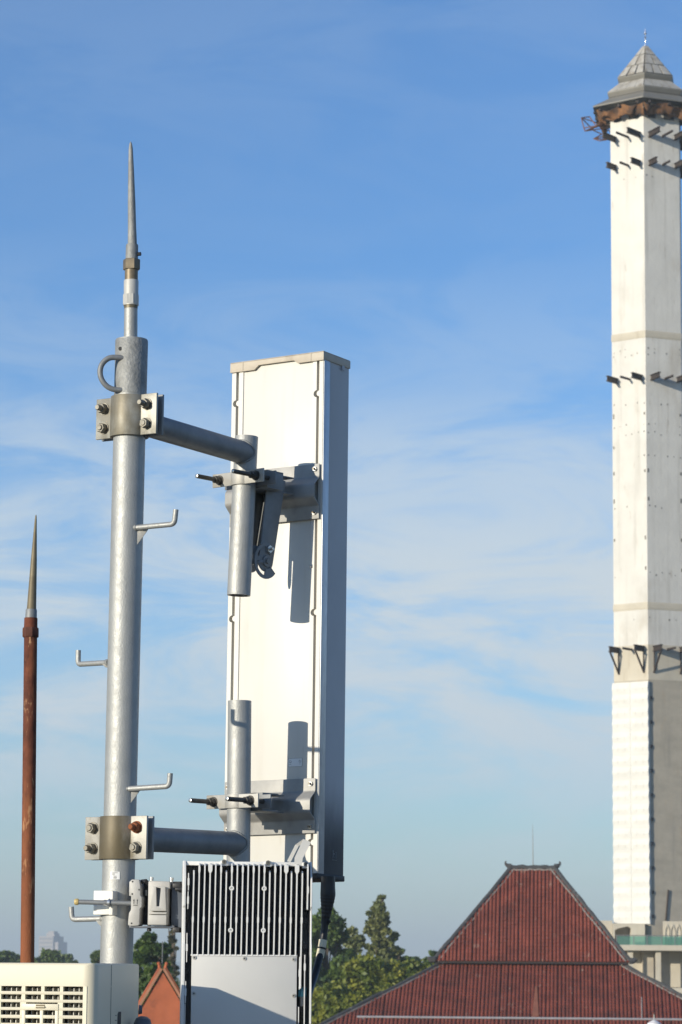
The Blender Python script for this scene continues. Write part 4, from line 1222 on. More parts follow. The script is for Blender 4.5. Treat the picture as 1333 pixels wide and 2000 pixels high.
# sides: aluminium edge strip, then the plastic radome with rounded far corners
b = MB(); b.box(PF, -.0005, .0022, .003, HP - .003, .002, .034); b.box(PF, AL - .0022, AL + .0005, .003, HP - .003, .002, .034); b.build('edge_strip', M['edge'], root, bevel=.0006)
rc = .018
prof = [(AL + .002, .029), (-.002, .029), (-.0, .036), (-.0, DEP - rc)] + [(-rc + rc * math.cos(R_(k)), DEP - rc + rc * math.sin(R_(k))) for k in range(15, 91, 15)]
prof += [(AL + rc - rc * math.sin(R_(k)), DEP - rc + rc * math.cos(R_(k))) for k in range(0, 91, 15)] + [(AL, .036)]
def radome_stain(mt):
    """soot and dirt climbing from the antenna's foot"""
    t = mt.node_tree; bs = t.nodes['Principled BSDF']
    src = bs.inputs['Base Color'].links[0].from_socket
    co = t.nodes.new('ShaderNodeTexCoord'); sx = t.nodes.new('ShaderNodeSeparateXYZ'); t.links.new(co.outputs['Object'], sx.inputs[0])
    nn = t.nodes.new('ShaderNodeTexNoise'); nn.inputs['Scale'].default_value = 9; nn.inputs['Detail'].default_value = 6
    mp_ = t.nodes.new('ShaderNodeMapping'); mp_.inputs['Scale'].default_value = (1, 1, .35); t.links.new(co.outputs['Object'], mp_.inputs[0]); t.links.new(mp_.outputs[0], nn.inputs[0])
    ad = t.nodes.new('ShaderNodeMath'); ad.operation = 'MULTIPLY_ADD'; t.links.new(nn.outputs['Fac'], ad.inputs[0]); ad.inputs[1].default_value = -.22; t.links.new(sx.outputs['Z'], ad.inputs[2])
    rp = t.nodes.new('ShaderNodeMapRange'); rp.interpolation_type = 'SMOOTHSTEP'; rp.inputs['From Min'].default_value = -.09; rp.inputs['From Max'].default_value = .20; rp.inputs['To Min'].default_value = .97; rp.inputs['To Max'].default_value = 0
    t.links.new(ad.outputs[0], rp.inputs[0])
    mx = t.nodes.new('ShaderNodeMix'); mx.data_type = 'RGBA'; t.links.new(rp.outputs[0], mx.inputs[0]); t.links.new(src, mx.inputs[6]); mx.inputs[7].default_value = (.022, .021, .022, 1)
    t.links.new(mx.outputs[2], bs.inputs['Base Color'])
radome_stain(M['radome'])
b = MB(); b.prism(prof, lambda a, c, bb: PF(a, bb, c), .004, HP - .004); b.build('radome', M['radome'], root)
# top cap with its stepped lip over the back
cx0, cx1 = AL - .004, .004
lo1, lo2 = HP - .018, HP - .003
steps_ = [PF.px(x, 712)[0] for x in (499, 508, 576, 584)]
poly = [(cx0, HP + .010), (cx0, lo1), (steps_[0], lo1), (steps_[1], lo2 - .002), (steps_[2], lo2 - .002), (steps_[3], lo1 + .003), (cx1, lo1 + .003), (cx1, HP + .010)]
b = MB(); b.prism(poly, PF, -.006, -.0005); tc_ = b.build('top_cap_lip', M['cap'], root, bevel=.0008)
prof2 = [(cx0, -.006), (cx1, -.006), (cx1, DEP - rc)] + [(-rc + (rc + .004) * math.cos(R_(k)), DEP - rc + (rc + .004) * math.sin(R_(k))) for k in range(15, 91, 15)]
prof2 += [(AL + rc - (rc + .004) * math.sin(R_(k)), DEP - rc + (rc + .004) * math.cos(R_(k))) for k in range(0, 91, 15)]
b = MB(); b.prism(prof2, lambda a, c, bb: PF(a, bb, c), HP + .0105, HP + .0125)
b.box(PF, cx1 - .004, cx1 - .0003, HP - .012, HP + .0103, 0, DEP - .01)
b.build('top_cap', M['cap'], root, bevel=.0008)
for a_ in (cx0 + .045, cx1 - .045):
    b = MB(); b.box(PF, a_ - .0016, a_ + .0016, lo1 + .004, HP + .010, -.0075, -.006); b.build('cap_rib', M['cap'], root, smooth=False)
b = MB(); bb_ = PF.px(632, 726)[1]
b.box(PF, .0045, .0065, HP - .026, HP - .012, DEP * .62, DEP * .70); b.build('latch', M['radome'], root, bevel=.0008)
# bottom cap
b = MB(); b.prism(prof2, lambda a, c, bb: PF(a, bb, c), -.012, .0035); b.build('bottom_cap', M['black'], root, bevel=.001)
# pale mark low on the side
mk = Frame(PF(.001, .052, DEP * .60), PF.w, PF.v, PF.u)
b = MB()
for (a0_, a1_, b0_, b1_) in ((-.0115, -.0085, .0, .022), (-.0115, .0, .011, .0135), (-.001, .0015, .0, .013), (.006, .0075, .0, .018), (.0015, .0075, .0165, .018), (-.0145, .0105, -.006, -.005)):
    b.box(mk, a0_, a1_, b0_, b1_, -.0006, .0006)
b.build('marking', M['galv_dark'], root, smooth=False)
# label on the back, inside the lower shadow
la0, lb0 = PF.px(562, 1498); la1, lb1 = PF.px(590, 1480)
LF = Frame(PF(0, 0, .0030), PF.u, PF.v, PF.w)
b = MB(); b.box(LF, la0, la1, lb0, lb1, -.0002, .0004); lab = b.build('label', M['sticker'], root, smooth=False)
b = MB()
w_l = .0007
for (a0_, a1_, b0_, b1_) in ((la0, la1, lb0, lb0 + w_l), (la0, la1, lb1 - w_l, lb1), (la0, la0 + w_l, lb0, lb1), (la1 - w_l, la1, lb0, lb1)):
    b.box(LF, a0_, a1_, b0_, b1_, -.0006, .0002)
for ca in (la0 + .008, la1 - .008):
    cb = (lb0 + lb1) / 2 + .003
    for k in range(8):
        an = 2 * PI * k / 8 + .3
        if k == 1: continue
        x_, y_ = ca + .0034 * math.cos(an), cb + .0034 * math.sin(an)
        b.box(LF, x_ - .0010, x_ + .0010, y_ - .0008, y_ + .0008, -.0006, .0002)
    b.box(LF, ca - .004, ca + .003, cb - .0085, cb - .0075, -.0006, .0002)
b.build('print', M['galv_dark'], lab, smooth=False)
# stud on the inner lip right of the long shadow
s0 = PF(*PF.px(609, 1107), -.0005)
b = MB(); b.lathe(s0, s0 - Wx * .006, [(0, .0032), (1, .0024)], 8); b.build('stud', M['galv_dark'], root)

# ------------------------------------------------------------------ brackets between panel and stubs
def panel_bracket(label, key, y_top, y_bot, y_clamp, gp, tilt):
    b1 = PF.px(600, y_top)[1]; b0 = PF.px(600, y_bot)[1]
    a_l, a_r = AL + .006, -.004
    root = thing('panel_bracket', label, 'bracket', PF((a_l + a_r) / 2, b0, -.01), gp)
    hgt = b1 - b0
    line = [(b1, -.0022), (b1 - hgt * .25, -.0022), (b1 - hgt * .40, -.030), (b0 + hgt * .38, -.030), (b0 + hgt * .25, -.0022), (b0, -.0022)]
    line = [tuple(p) for p in [(v_.x, v_.y) for v_ in fillet([Vector((x, y, 0)) for x, y in line], .006, 3)]]
    b = MB(); b.strip(line, .0032, lambda p, q_, c: PF(c, p, q_ - .0035), a_l, a_r)
    plate = b.build('hat_plate', M['hat'], root, bevel=.0008)
    for a_ in (a_r - .014, a_l + .014):
        for bb in (b1 - .016, b0 + .018):
            p = PF(a_, bb, -.006)
            w_ = MB(); w_.lathe(p, p - Wx * .002, [(0, .0095), (1, .0095)], 16); w_.lathe(p - Wx * .002, p - Wx * .009, [(0, .0072), (1, .0066)], 6, phase=.3)
            o = w_.build('nut', M['bolt_bright'], root)
            w_ = MB(); w_.lathe(p, p - Wx * .016, [(0, .0038), (1, .0034)], 10); w_.build('stud', M['bolt'], o)
    # clamp round the stub
    c = stub_at(key, y_clamp)
    yw = R_(40)
    u2, w2 = Vector((math.cos(yw), -math.sin(yw), 0)), Vector((math.sin(yw), math.cos(yw), 0))
    CF = Frame(c, u2, Z, w2)
    hh = .0195
    g0 = .024; r1 = RSTUB + .001
    an0 = math.degrees(math.asin(g0 / r1))
    def strap(s, wd):
        line = [(-wd, g0)] + [(-r1 * math.cos(R_(an0 + (180 - 2 * an0) * i / 12)), r1 * math.sin(R_(an0 + (180 - 2 * an0) * i / 12))) for i in range(13)] + [(wd, g0)]
        b = MB(); b.strip(line, .005, lambda a, b_, cc: CF(a, cc, s * b_), -hh, hh)
        return b
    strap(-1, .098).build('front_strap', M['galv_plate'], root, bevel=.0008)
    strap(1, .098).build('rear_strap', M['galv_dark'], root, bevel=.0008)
    # rear channel between the stub and the hat plate
    far = (PF(0, (b0 + b1) / 2, -.030) - c).dot(w2)
    hp_ = PF.o
    def to_hat(a, bb):
        """how far along w2 the hat plate lies from the clamp at (a, b)"""
        st_ = CF(a, bb, 0)
        pl = PF(0, 0, -.036)
        return (pl - st_).dot(Wx) / w2.dot(Wx)
    ch = MB()
    for bb in (-.026, .022):
        l_ = [(-.062, .030), (.062, .030), (.062, .100), (.030, .104), (.030, to_hat(.030, bb) - .012), (-.030, to_hat(-.030, bb) - .006), (-.030, .104), (-.062, .100)]
        ch.prism(l_, lambda a, c_, z_: CF(a, z_, c_), bb, bb + .004)
    ch.prism([(-.0625, .0302), (.0625, .0302), (.0625, .0342), (-.0625, .0342)], lambda a, c_, z_: CF(a, z_, c_), -.0258, .0258)
    ch.prism([(.058, .0345), (.062, .0345), (.062, .100), (.058, .100)] if tilt else [(.058, .0345), (.062, .0345), (.062, .060), (.058, .060)], lambda a, c_, z_: CF(a, z_, c_), -.0218, .0218)
    ch.build('channel', M['galv_dark'], root, bevel=.0008)
    for a_ in (-.070, .070):
        p = CF(a_, 0, .0)
        b = MB(); b.lathe(p + w2 * .05, p - w2 * .128, [(0, .0066), (.97, .0066), (1, .0055)], 14); o = b.build('threaded_rod', M['bolt_dark'], root)
        tp = MB(); tp.lathe(p - w2 * .128, p - w2 * .1286, [(0, .0060), (1, .0052)], 14); tp.build('rod_end', M['bolt_bright'], o)
        b = MB(); q0 = p - w2 * .0292
        b.lathe(q0, q0 - w2 * .003, [(0, .0145), (1, .0145)], 18)
        b.lathe(q0 - w2 * .003, q0 - w2 * .014, [(0, .0118), (1, .0118)], 6)
        b.lathe(q0 - w2 * .0145, q0 - w2 * .024, [(0, .0112), (1, .0108)], 6, phase=.4)
        b.build('nut', M['bolt_dark'], o)
        b = MB(); q0 = p + w2 * .0295; b.lathe(q0, q0 + w2 * .012, [(0, .0125), (1, .0115)], 6); b.build('nut', M['bolt'], o)
    if tilt:
        # tilting link: a folded channel hanging from the bracket down to a pivot plate with a curved slot
        top = P(527, 934, DS + .085); bot = P(503, 1096, DS + .060)
        dv = (top - bot); Lk = dv.length
        tv = dv.normalized()
        tu = (u2 - tv * u2.dot(tv)).normalized(); tw = tu.cross(tv); tw = tw if tw.y > 0 else -tw
        TF = Frame(bot, tu, tv, tw)
        b = MB()
        for s in (-1, 1):
            poly = arc2(.004, 0, .031, 0, -180, 14) + [(-.026, .045), (-.032, Lk * .55), (-.040, Lk), (.038, Lk), (.036, Lk * .6)]
            b.prism(poly, lambda w_, v_, a_: TF(a_, v_, w_), s * .028 - .0022, s * .028 + .0022)
        b.prism([(-.0258, .05), (.0258, .05), (.0258, Lk), (-.0258, Lk)], lambda a_, v_, c_: TF(a_, v_, c_), .010, .014)
        b.build('tilt_link', M['galv_dark'], root, bevel=.0008)
        # pivot plate: a curved slot round the pivot, on the outer cheek of the link
        QF = Frame(TF(.031, 0, .004), tw, tv, tu)
        pl_ = MB()
        outer = arc2(0, 0, .052, 78, 292, 26); inner = arc2(0, 0, .043, 292, 78, 26)
        vs = [QF(x, y, c_) for c_ in (-.0022, .0022) for x, y in outer + inner[::-1]]
        n_ = len(outer); m2 = 2 * n_
        fs = [(0, n_, m2 + n_, m2), (n_ - 1, m2 + n_ - 1, m2 + 2 * n_ - 1, 2 * n_ - 1)]
        for i in range(n_ - 1):
            fs += [(i, i + 1, n_ + i + 1, n_ + i), (m2 + i, m2 + n_ + i, m2 + n_ + i + 1, m2 + i + 1), (i, m2 + i, m2 + i + 1, i + 1), (n_ + i, n_ + i + 1, m2 + n_ + i + 1, m2 + n_ + i)]
        pl_.add(vs, fs)
        pl_.prism(arc2(0, 0, .0515, 272, 330, 8) + arc2(0, 0, .024, 330, 272, 8), QF, -.0026, .0018)
        pl_.prism(arc2(0, 0, .0515, 60, 104, 8) + arc2(0, 0, .024, 104, 60, 8), QF, -.0026, .0018)
        pl_.prism(arc2(0, 0, .0445, 172, 192, 4) + arc2(0, 0, .028, 192, 172, 4), QF, -.0024, .0016)
        pl_.build('pivot_plate', M['galv_dark'], root)
        p = QF(.0, .0, -.001)
        b = MB(); b.lathe(p, p + tu * .005, [(0, .017), (1, .016)], 20); b.lathe(p + tu * .005, p + tu * .011, [(0, .0085), (1, .008)], 6); b.build('pivot_bolt', M['galv_dark'], root)
        p = QF(.002, .036, .0)
        b = MB(); b.lathe(p, p + tu * .008, [(0, .0115), (1, .0115)], 6); b.lathe(p + tu * .008, p + tu * .020, [(0, .0045), (1, .0042)], 10); b.build('slot_bolt', M['bolt_bright'], root)
        # tie bars from the stub to the pivot
        q0 = stub_at('up', 1098); q1 = P(512, 1098, DS + .035)
        b = MB(); b.tube([q0 + (q1 - q0) * .2, q1], .0085, 10); b.build('tie_bar', M['galv_dark'], root)
        q0 = P(480, 1073, DS + .02); q1 = P(520, 1075, DS + .05)
        b = MB(); bf = Frame(q0, (q1 - q0), Z, (q1 - q0).cross(Z)); b.box(bf, .0, (q1 - q0).length, -.014, .012, -.002, .002); b.build('tie_plate', M['galv_dark'], root, bevel=.0006)
    return root
panel_bracket('upper mounting bracket with tilting link and slotted pivot plate on the panel back', 'up', 909, 1016, 936, 'brackets on the back of the panel', True)
panel_bracket('lower mounting bracket without tilting link, near the foot of the white panel', 'lo', 1521, 1628, 1566, 'brackets on the back of the panel', False)

# ------------------------------------------------------------------ radio unit
DQ = 7.75
YR = R_(-4)
RF = Frame(P(484, 1683, DQ), (math.cos(YR), -math.sin(YR), 0), Z, (math.sin(YR), math.cos(YR), 0))
ra = lambda px, py=1800: RF.px(px, py)[0]
rb = lambda py, px=484: RF.px(px, py)[1]
BOT = rb(2110)
root = thing('radio_unit', 'light grey radio unit with upright cooling fins below the white panel', 'radio unit', RF(0, BOT, .1))
xl, xr = ra(357), ra(610)
b = MB(); b.box(RF, xl, xr, BOT, rb(1687), .104, .20); b.build('housing', M['gap_shade_casting'], root, bevel=.004)  # its darker grey paints the shade between the fins
b = MB()
def wall(a0, a1, nm):
    b = MB()
    poly = [(rb(1681), .060), (rb(1681), .035), (rb(1720), .0), (rb(1770), .0), (rb(1774), .006), (rb(1840), .006), (rb(1846), .0), (BOT, .0), (BOT, .13), (rb(1681), .13)]
    b.prism(poly, lambda p, q_, c: RF(c, p, q_), a0, a1); return b.build(nm, M['radio'], root, bevel=.0008)
wall(xl - .0, xl + .0075, 'side_wall'); wall(xr - .0045, xr, 'side_wall')
b = MB(); b.box(RF, xl + .008, xr - .005, rb(1690), rb(1682), .036, .1035); b.build('top_plate', M['radio'], root, bevel=.001)
FX = [185 + 40.48 * i for i in range(22)]
FX = [330 + x / 3.81 for x in FX]
ftop = [0, 1, 2, 3, 4, 5, 6, 7]
for i, fx in enumerate(FX):
    a = ra(fx, 1775)
    long_ = i in (0, 20, 21)
    yt = 1700 if i in (0, 6, 10 + 4, 18, 20) else 1686
    ye = 1866 if i < 20 else (1930 if i == 20 else 1775)
    c1 = .1048
    b = MB()
    poly = [(rb(ye), 0), (rb(yt + 14), 0), (rb(yt + 5), .0045), (rb(yt), .014), (rb(yt), c1), (rb(ye), c1)]
    lean = -.0025
    b.prism(poly, lambda p, q_, c: RF(c + (lean * (p / rb(1866)) if True else 0) - (.012 * max(0, (q_ - .0045) / .06) * 0), p, q_), a - .0016, a + .0016)
    # wider pads on the fin's front edge
    def pad(y0_, y1_, w_):
        pp = [(a - .0011, rb(y1_ + 6)), (a - w_, rb(y1_)), (a - w_, rb(y0_)), (a + w_, rb(y0_)), (a + w_, rb(y1_)), (a + .0011, rb(y1_ + 6))]
        b.prism(pp, lambda p, q_, c: RF(p + lean * (q_ / rb(1866)), q_, c), -.0008, .018)
    if i in (3, 17, 19): pad(1689, 1701, .0052)
    elif i % 2 == 1 and i < 20: pad(1694, 1702, .0024)
    if i % 2 == 0 and i < 21 and i not in (): pad(1791, 1800, .0024)
    b.build('fin', M['radio'], root, smooth=False)
    if i in (7, 13):
        for yy in (1735, 1817):
            p0_ = RF(a + lean * (rb(yy) / rb(1866)), rb(yy), -.002)
            bb = MB(); bb.lathe(p0_, p0_ + RF.w * .02, [(0, .0030), (0, .0062), (1, .0066), (1, .003), (0, .0030)], 16, (False, False)); o = bb.build('ring_boss', M['radio'], root)
            bb = MB(); bb.cyl(p0_ + RF.w * .006, p0_ + RF.w * .010, .0029, n=12); bb.build('hole', M['opening'], o)
# fins of the side bays
for (px, spans) in ((367.5, [(1706, 1740), (1742, 1776), (1823, 1880), (1917, 1960), (1962, 2060)]), (588.5, [(1868, 1932), (1966, 2060)]), (598.5, [(1864, 2060)]), (601.5, [(1698, 1776)])):
    for (y0_, y1_) in spans:
        a = ra(px - (y0_ - 1700) * .012, 1800)
        b = MB(); b.box(RF, a - .0011, a + .0011, rb(y1_), rb(y0_), .001, .1045)
        ym = (y0_ + y1_) / 2 if y1_ - y0_ < 100 else y0_ + 24
        b.box(RF, a - .0024, a + .0024, rb(ym + 7), rb(ym - 7), .0002, .012)
        b.build('side_fin', M['radio'], root, smooth=False)
# screw wells: black plugs painted as the shade inside them
for px, py in ((364, 1790), (363, 1899), (598, 1797), (597, 1847)):
    p = RF(ra(px, py), rb(py), .030)
    b = MB(); b.lathe(p, p + RF.w * .032, [(0, .0075), (1, .0075)], 14); b.build('screw_well_shade', M['black'], root)
# cover plate below the fins
b = MB(); b.box(RF, ra(374, 1930), ra(580, 1930), BOT, rb(1868), .0, .1035); b.build('cover_plate', M['cover'], root, bevel=.0012)
b = MB(); b.box(RF, ra(373, 1866), ra(581, 1866), rb(1867.6), rb(1864.6), .0012, .061); b.build('fin_foot', M['radio'], root, bevel=.0006)
def screw(px, py, c, r, mt_='galv_plate'):
    p = RF(ra(px, py), rb(py), c)
    b = MB(); b.lathe(p - RF.w * .0022, p + RF.w * .004, [(0, r * .55), (0, r * .9), (.5, r), (1, r)], 16); o = b.build('screw', M[mt_], root)
    b = MB(); b.lathe(p - RF.w * .0026, p, [(0, r * .42), (1, r * .42)], 6); b.build('socket', M['ink'], o)
for px, py in ((380, 1871), (478, 1872), (574, 1873), (574, 1944), (379, 1941)): screw(px, py, 0, .0052)
for px, py in ((439, 1683), (525, 1684)): screw(px, py, .022, .0062, 'bolt')
screw(599.5, 1686, .030, .0062, 'bolt')
# screw ears on the top edge
for px, py in ((439, 1683), (525, 1684), (599, 1686)):
    b = MB(); b.box(RF, ra(px - 7, py), ra(px + 7, py), rb(py + 8), rb(py - 3), .0235 if px < 590 else .0305, .045); b.build('ear', M['radio'], root, bevel=.002)
# carrying handle: a flat strap bent over
def hp3(px, py, c): return RF(*RF.px(px, py, c), c)
def strap3(pts, wid, t):
    """a flat strap: list of (left px, right px, y, depth)"""
    vs, fs = [], []
    for (x0, x1, y0_, y1_, c) in pts:
        p, q_ = hp3(x0, y0_, c), hp3(x1, y1_, c)
        vs += [p, q_, q_ + RF.w * t, p + RF.w * t]
    for i in range(len(pts) - 1):
        k = 4 * i
        for j in range(4):
            fs.append((k + j, k + (j + 1) % 4, k + 4 + (j + 1) % 4, k + 4 + j))
    fs += [(3, 2, 1, 0), tuple(4 * (len(pts) - 1) + j for j in range(4))]
    b = MB(); b.add(vs, fs); return b
b = strap3([(575.5, 590, 1688, 1689, .008), (576, 592, 1675, 1676, .008), (593, 608, 1639, 1645, .012)], 0, .0025)
o = b.build('handle', M['cover'], root, smooth=False)
b = strap3([(593, 608, 1638.6, 1644.6, .0146), (577, 584, 1650, 1652, .032), (561, 568, 1682, 1684, .040)], 0, .0025)
b.build('handle_back', M['cover'], o, smooth=False)
# blue cable connector in the right bay
p0_ = RF(ra(592, 1928), rb(1928), .028); p1_ = RF(ra(592, 1946), rb(1946), .028)
b = MB(); b.lathe(p0_, p1_, [(0, .0085), (.1, .0095), (.9, .0095), (1, .008)], 16); o = b.build('connector', M['cyan'], root)
for k in range(6):
    an = PI + PI * k / 5
    b = MB(); b.tube([p0_ + RF.u * .0098 * math.cos(an) + RF.w * .0098 * math.sin(an), p1_ + RF.u * .0098 * math.cos(an) + RF.w * .0098 * math.sin(an)], .0012, 5); b.build('rib', M['cyan'], o)
b = MB(); b.lathe(p1_, RF(ra(592, 1965), rb(1965), .028), [(0, .0072), (1, .0058)], 14); b.build('plug', M['galv_dark'], root)
b = MB(); b.tube([RF(ra(592, 1965), rb(1965), .028), RF(ra(592, 2040), rb(2040), .03), RF(ra(590, 2100), BOT, .04)], .0052, 10); b.build('lead', M['rubber'], root)

# ------------------------------------------------------------------ cable under the panel
bt = lambda px, py, d: P(px, py, d)
DC = 8.56
root = thing('antenna_cable', 'black antenna cable with a thick sleeve hanging under the grey panel', 'cable', P(641, 1716, DC))
pts = [(641, 1712), (641, 1730), (641, 1746), (640, 1760), (638.5, 1776), (636.5, 1794), (635.5, 1800)]
rad = [14.0, 14.2, 15.0, 13.2, 10.6, 8.0, 7.6]
b = MB(); pp, rr_ = [], []
fine = 56
for i in range(fine + 1):
    t_ = i / fine * (len(pts) - 1); k = min(len(pts) - 2, int(t_)); f_ = t_ - k
    x_ = pts[k][0] + (pts[k + 1][0] - pts[k][0]) * f_; y_ = pts[k][1] + (pts[k + 1][1] - pts[k][1]) * f_
    r_0 = rad[k] + (rad[k + 1] - rad[k]) * f_
    pp.append(P(x_, y_, DC)); rr_.append((r_0 + (.55 if (i % 4 < 2 and i > 20) else 0)) * DC / F)
b.tube(pp, rr_, 20); b.build('sleeve', M['rubber'], root)
for dd_ in ((628.5, 633.5),):
    b = MB(); b.lathe(P(636.2, 1798, DC), P(635.2, 1805, DC), [(0, 8.6 * DC / F), (1, 8.4 * DC / F)], 18); b.build('cable_tie', M['black'], root)
    b = MB(); tp = P(644, 1800, DC - .01); b.box(Frame(tp, (1, 0, 0), Z, (0, 1, 0)), -.003, .004, -.004, .004, -.004, .004); b.build('tie_head', M['black'], root, bevel=.0008)
cpts = [P(635.5, 1800, DC), P(633, 1828, DC), P(629, 1850, DC - .01), P(624, 1874, DC - .02), P(616, 1905, DC - .05), P(604, 1940, DC - .12), P(590, 1990, DC - .25), P(584, 2060, DC - .35)]
b = MB(); b.tube(fillet(cpts, .02, 5), 7.0 * DC / F, 16); b.build('cable', M['rubber'], root)
for (x0, y0_, x1, y1_) in ((631.3, 1836, 629.0, 1850.5), (628.2, 1854, 624.8, 1870)):
    b = MB(); b.lathe(P(x0, y0_, DC - .012), P(x1, y1_, DC - .016), [(0, 7.9 * DC / F), (1, 7.8 * DC / F)], 18); tg = b.build('tape_tag', M['tagwhite'], root)
    if y0_ < 1840:
        b = MB(); n0 = P(630.3, 1843, DC - .012 - 8.1 * DC / F)
        nf = Frame(n0, (1, 0, -.1), (.1, 0, 1), (0, 1, 0))
        b.box(nf, -.002, .003, .0045, .0058, -.0004, .0008); b.box(nf, .0018, .003, .001, .0045, -.0004, .0008); b.box(nf, -.0005, .0018, -.001, .001, -.0004, .0008); b.box(nf, -.002, -.0005, -.004, -.001, -.0004, .0008); b.box(nf, -.003, .003, -.0058, -.0045, -.0004, .0008)
        b.build('digit', M['ink'], tg, smooth=False)
b = MB(); b.lathe(P(628.9, 1850.5, DC - .012), P(628.1, 1854, DC - .013), [(0, 8.6 * DC / F), (1, 8.6 * DC / F)], 16); b.build('cable_tie', M['black'], root)

# ------------------------------------------------------------------ holder of the radio unit on the mast
DB = 7.90
YB = R_(8)
BF = Frame(P(290, 1764, DB), (math.cos(YB), -math.sin(YB), 0), Z, (math.sin(YB), math.cos(YB), 0))
ba = lambda px: BF.px(px, 1764)[0]
bb_ = lambda py: BF.px(290, py)[1]
root = thing('radio_holder', 'cast grey two-jaw holder clamping the radio unit to the mast', 'bracket', BF(0, bb_(1808), 0))
# left jaw
zx = lambda x: ba(235 + x / 9.52); zy = lambda y: bb_(1690 + y / 9.52)
poly = [(zx(165), zy(570)), (zx(165), zy(310)), (zx(215), zy(262)), (zx(350), zy(268)), (zx(375), zy(400)), (zx(375), zy(560)), (zx(405), zy(600)), (zx(405), zy(770)), (zx(372), zy(810)), (zx(365), zy(1105)), (zx(340), zy(1125)), (zx(185), zy(1135)), (zx(152), zy(1105)), (zx(170), zy(890)), (zx(205), zy(830)), (zx(205), zy(575))]
b = MB(); b.prism(poly, BF, -.002, .05); jaw = b.build('jaw', M['cast'], root, bevel=.0015, angle=50)
for x, y in ((228, 305), (226, 535), (222, 1080), (352, 455)):
    p = BF(zx(x), zy(y), -.0028); b = MB(); b.lathe(p, p + BF.w * .004, [(0, .0022), (1, .0022)], 12); b.build('hole', M['opening'], jaw)
b = MB()                                        # two up arrows over a line
for x in (258, 322):
    a_ = zx(x)
    b.box(BF, a_ - .0005, a_ + .0005, zy(725), zy(650), -.0030, -.0018)
    b.prism([(a_ - .0018, zy(662)), (a_ + .0018, zy(662)), (a_, zy(630))], BF, -.0031, -.0018)
b.box(BF, zx(248), zx(332), zy(750), zy(740), -.0030, -.0018)
b.build('arrow_mark', M['ink'], jaw, smooth=False)
# black box painting the shade between the jaws, and a screw
b = MB(); b.box(BF, zx(340), zx(1120), zy(1100), zy(290), .050, .085); b.build('jaw_gap_shade', M['black'], root, smooth=False)
b = MB(); b.lathe(BF(zx(440), zy(560), .03), BF(zx(440), zy(455), .03), [(0, .0035), (1, .0035)], 12); b.build('screw', M['galv_dark'], root)
b = MB(); b.tube([BF(zx(375), zy(300), .02), BF(zx(450), zy(290), .012), BF(zx(505), zy(350), .02)], .006, 10); b.build('hinge', M['black'], root)
# main body with its tapering face and slot
b = MB(); b.prism([(zx(515), zy(1105)), (zx(515), zy(300)), (zx(560), zy(285)), (zx(915), zy(300)), (zx(920), zy(430)), (zx(880), zy(440)), (zx(882), zy(1105)), (zx(850), zy(1118)), (zx(540), zy(1115))], BF, .002, .07); body = b.build('body', M['cast'], root, bevel=.0015, angle=50)
# raised tapering face built round a tapering slot
o_ = [(zx(575), zy(850)), (zx(612), zy(400)), (zx(850), zy(400)), (zx(872), zy(850))]
i_ = [(zx(692), zy(765)), (zx(680), zy(408)), (zx(770), zy(430)), (zx(745), zy(765))]
def ringprism(o_, i_, fr_, c0, c1):
    n = len(o_); b = MB()
    vs = [fr_(x, y, c) for c in (c0, c1) for x, y in o_ + i_]
    fs = []
    for k in range(n):
        j = (k + 1) % n
        fs += [(k, j, n + j, n + k), (2 * n + k, 3 * n + k, 3 * n + j, 2 * n + j), (k, 2 * n + k, 2 * n + j, j), (n + k, n + j, 3 * n + j, 3 * n + k)]
    return b.add(vs, fs)
b = ringprism(o_, i_, BF, -.012, .0022); b.build('face', M['cast'], body, bevel=.0008)
b = MB(); b.prism([(zx(690), zy(768)), (zx(676), zy(404)), (zx(774), zy(426)), (zx(748), zy(768))], BF, .0012, .002); b.build('slot', M['radio_dark'], body, smooth=False)
for y0_, y1_, d_ in ((872, 912, -.009), (925, 1108, -.012)):
    b = MB(); b.box(BF, zx(545), zx(880), zy(y1_), zy(y0_), d_, .0022); b.build('rib', M['cast'], body, bevel=.0012)
for x in (550, 922):
    b = MB(); y_ = 300 if x < 600 else 310
    b.lathe(BF(zx(x), zy(y_), .02), BF(zx(x), zy(y_ - 85), .02), [(0, .0045), (.45, .0045), (.5, .0055), (1, .0055)], 14); b.build('bolt', M['bolt_bright'], root)
b = MB(); b.lathe(BF(zx(520), zy(1100), .02), BF(zx(520), zy(1225), .02), [(0, .0045), (.6, .0045), (.62, .006), (1, .0058)], 12); b.build('lower_bolt', M['black'], root)
# right-hand dark half towards the unit
b = MB(); b.prism([(zx(925), zy(1100)), (zx(925), zy(330)), (zx(1010), zy(340)), (zx(1120), zy(430)), (zx(1130), zy(1180)), (zx(1010), zy(1130))], BF, .02, .085); b.build('hinge_block', M['radio_dark'], root, bevel=.002)
b = MB(); b.box(BF, zx(960), zx(1120), zy(420), zy(330), .006, .03); b.lathe(BF(zx(1010), zy(440), .01), BF(zx(1150), zy(440), .01), [(0, .006), (1, .006)], 10); b.build('latch', M['black'], root, bevel=.0015)
b = MB(); b.box(BF, zx(985), zx(1110), zy(1245), zy(1150), .0, .04); b.build('lower_latch', M['black'], root, bevel=.0015)
# shelf under both jaws
b = MB(); b.box(BF, zx(170), zx(1010), zy(1165), zy(1128), .004, .06); b.build('shelf', M['radio_dark'], root, bevel=.001)
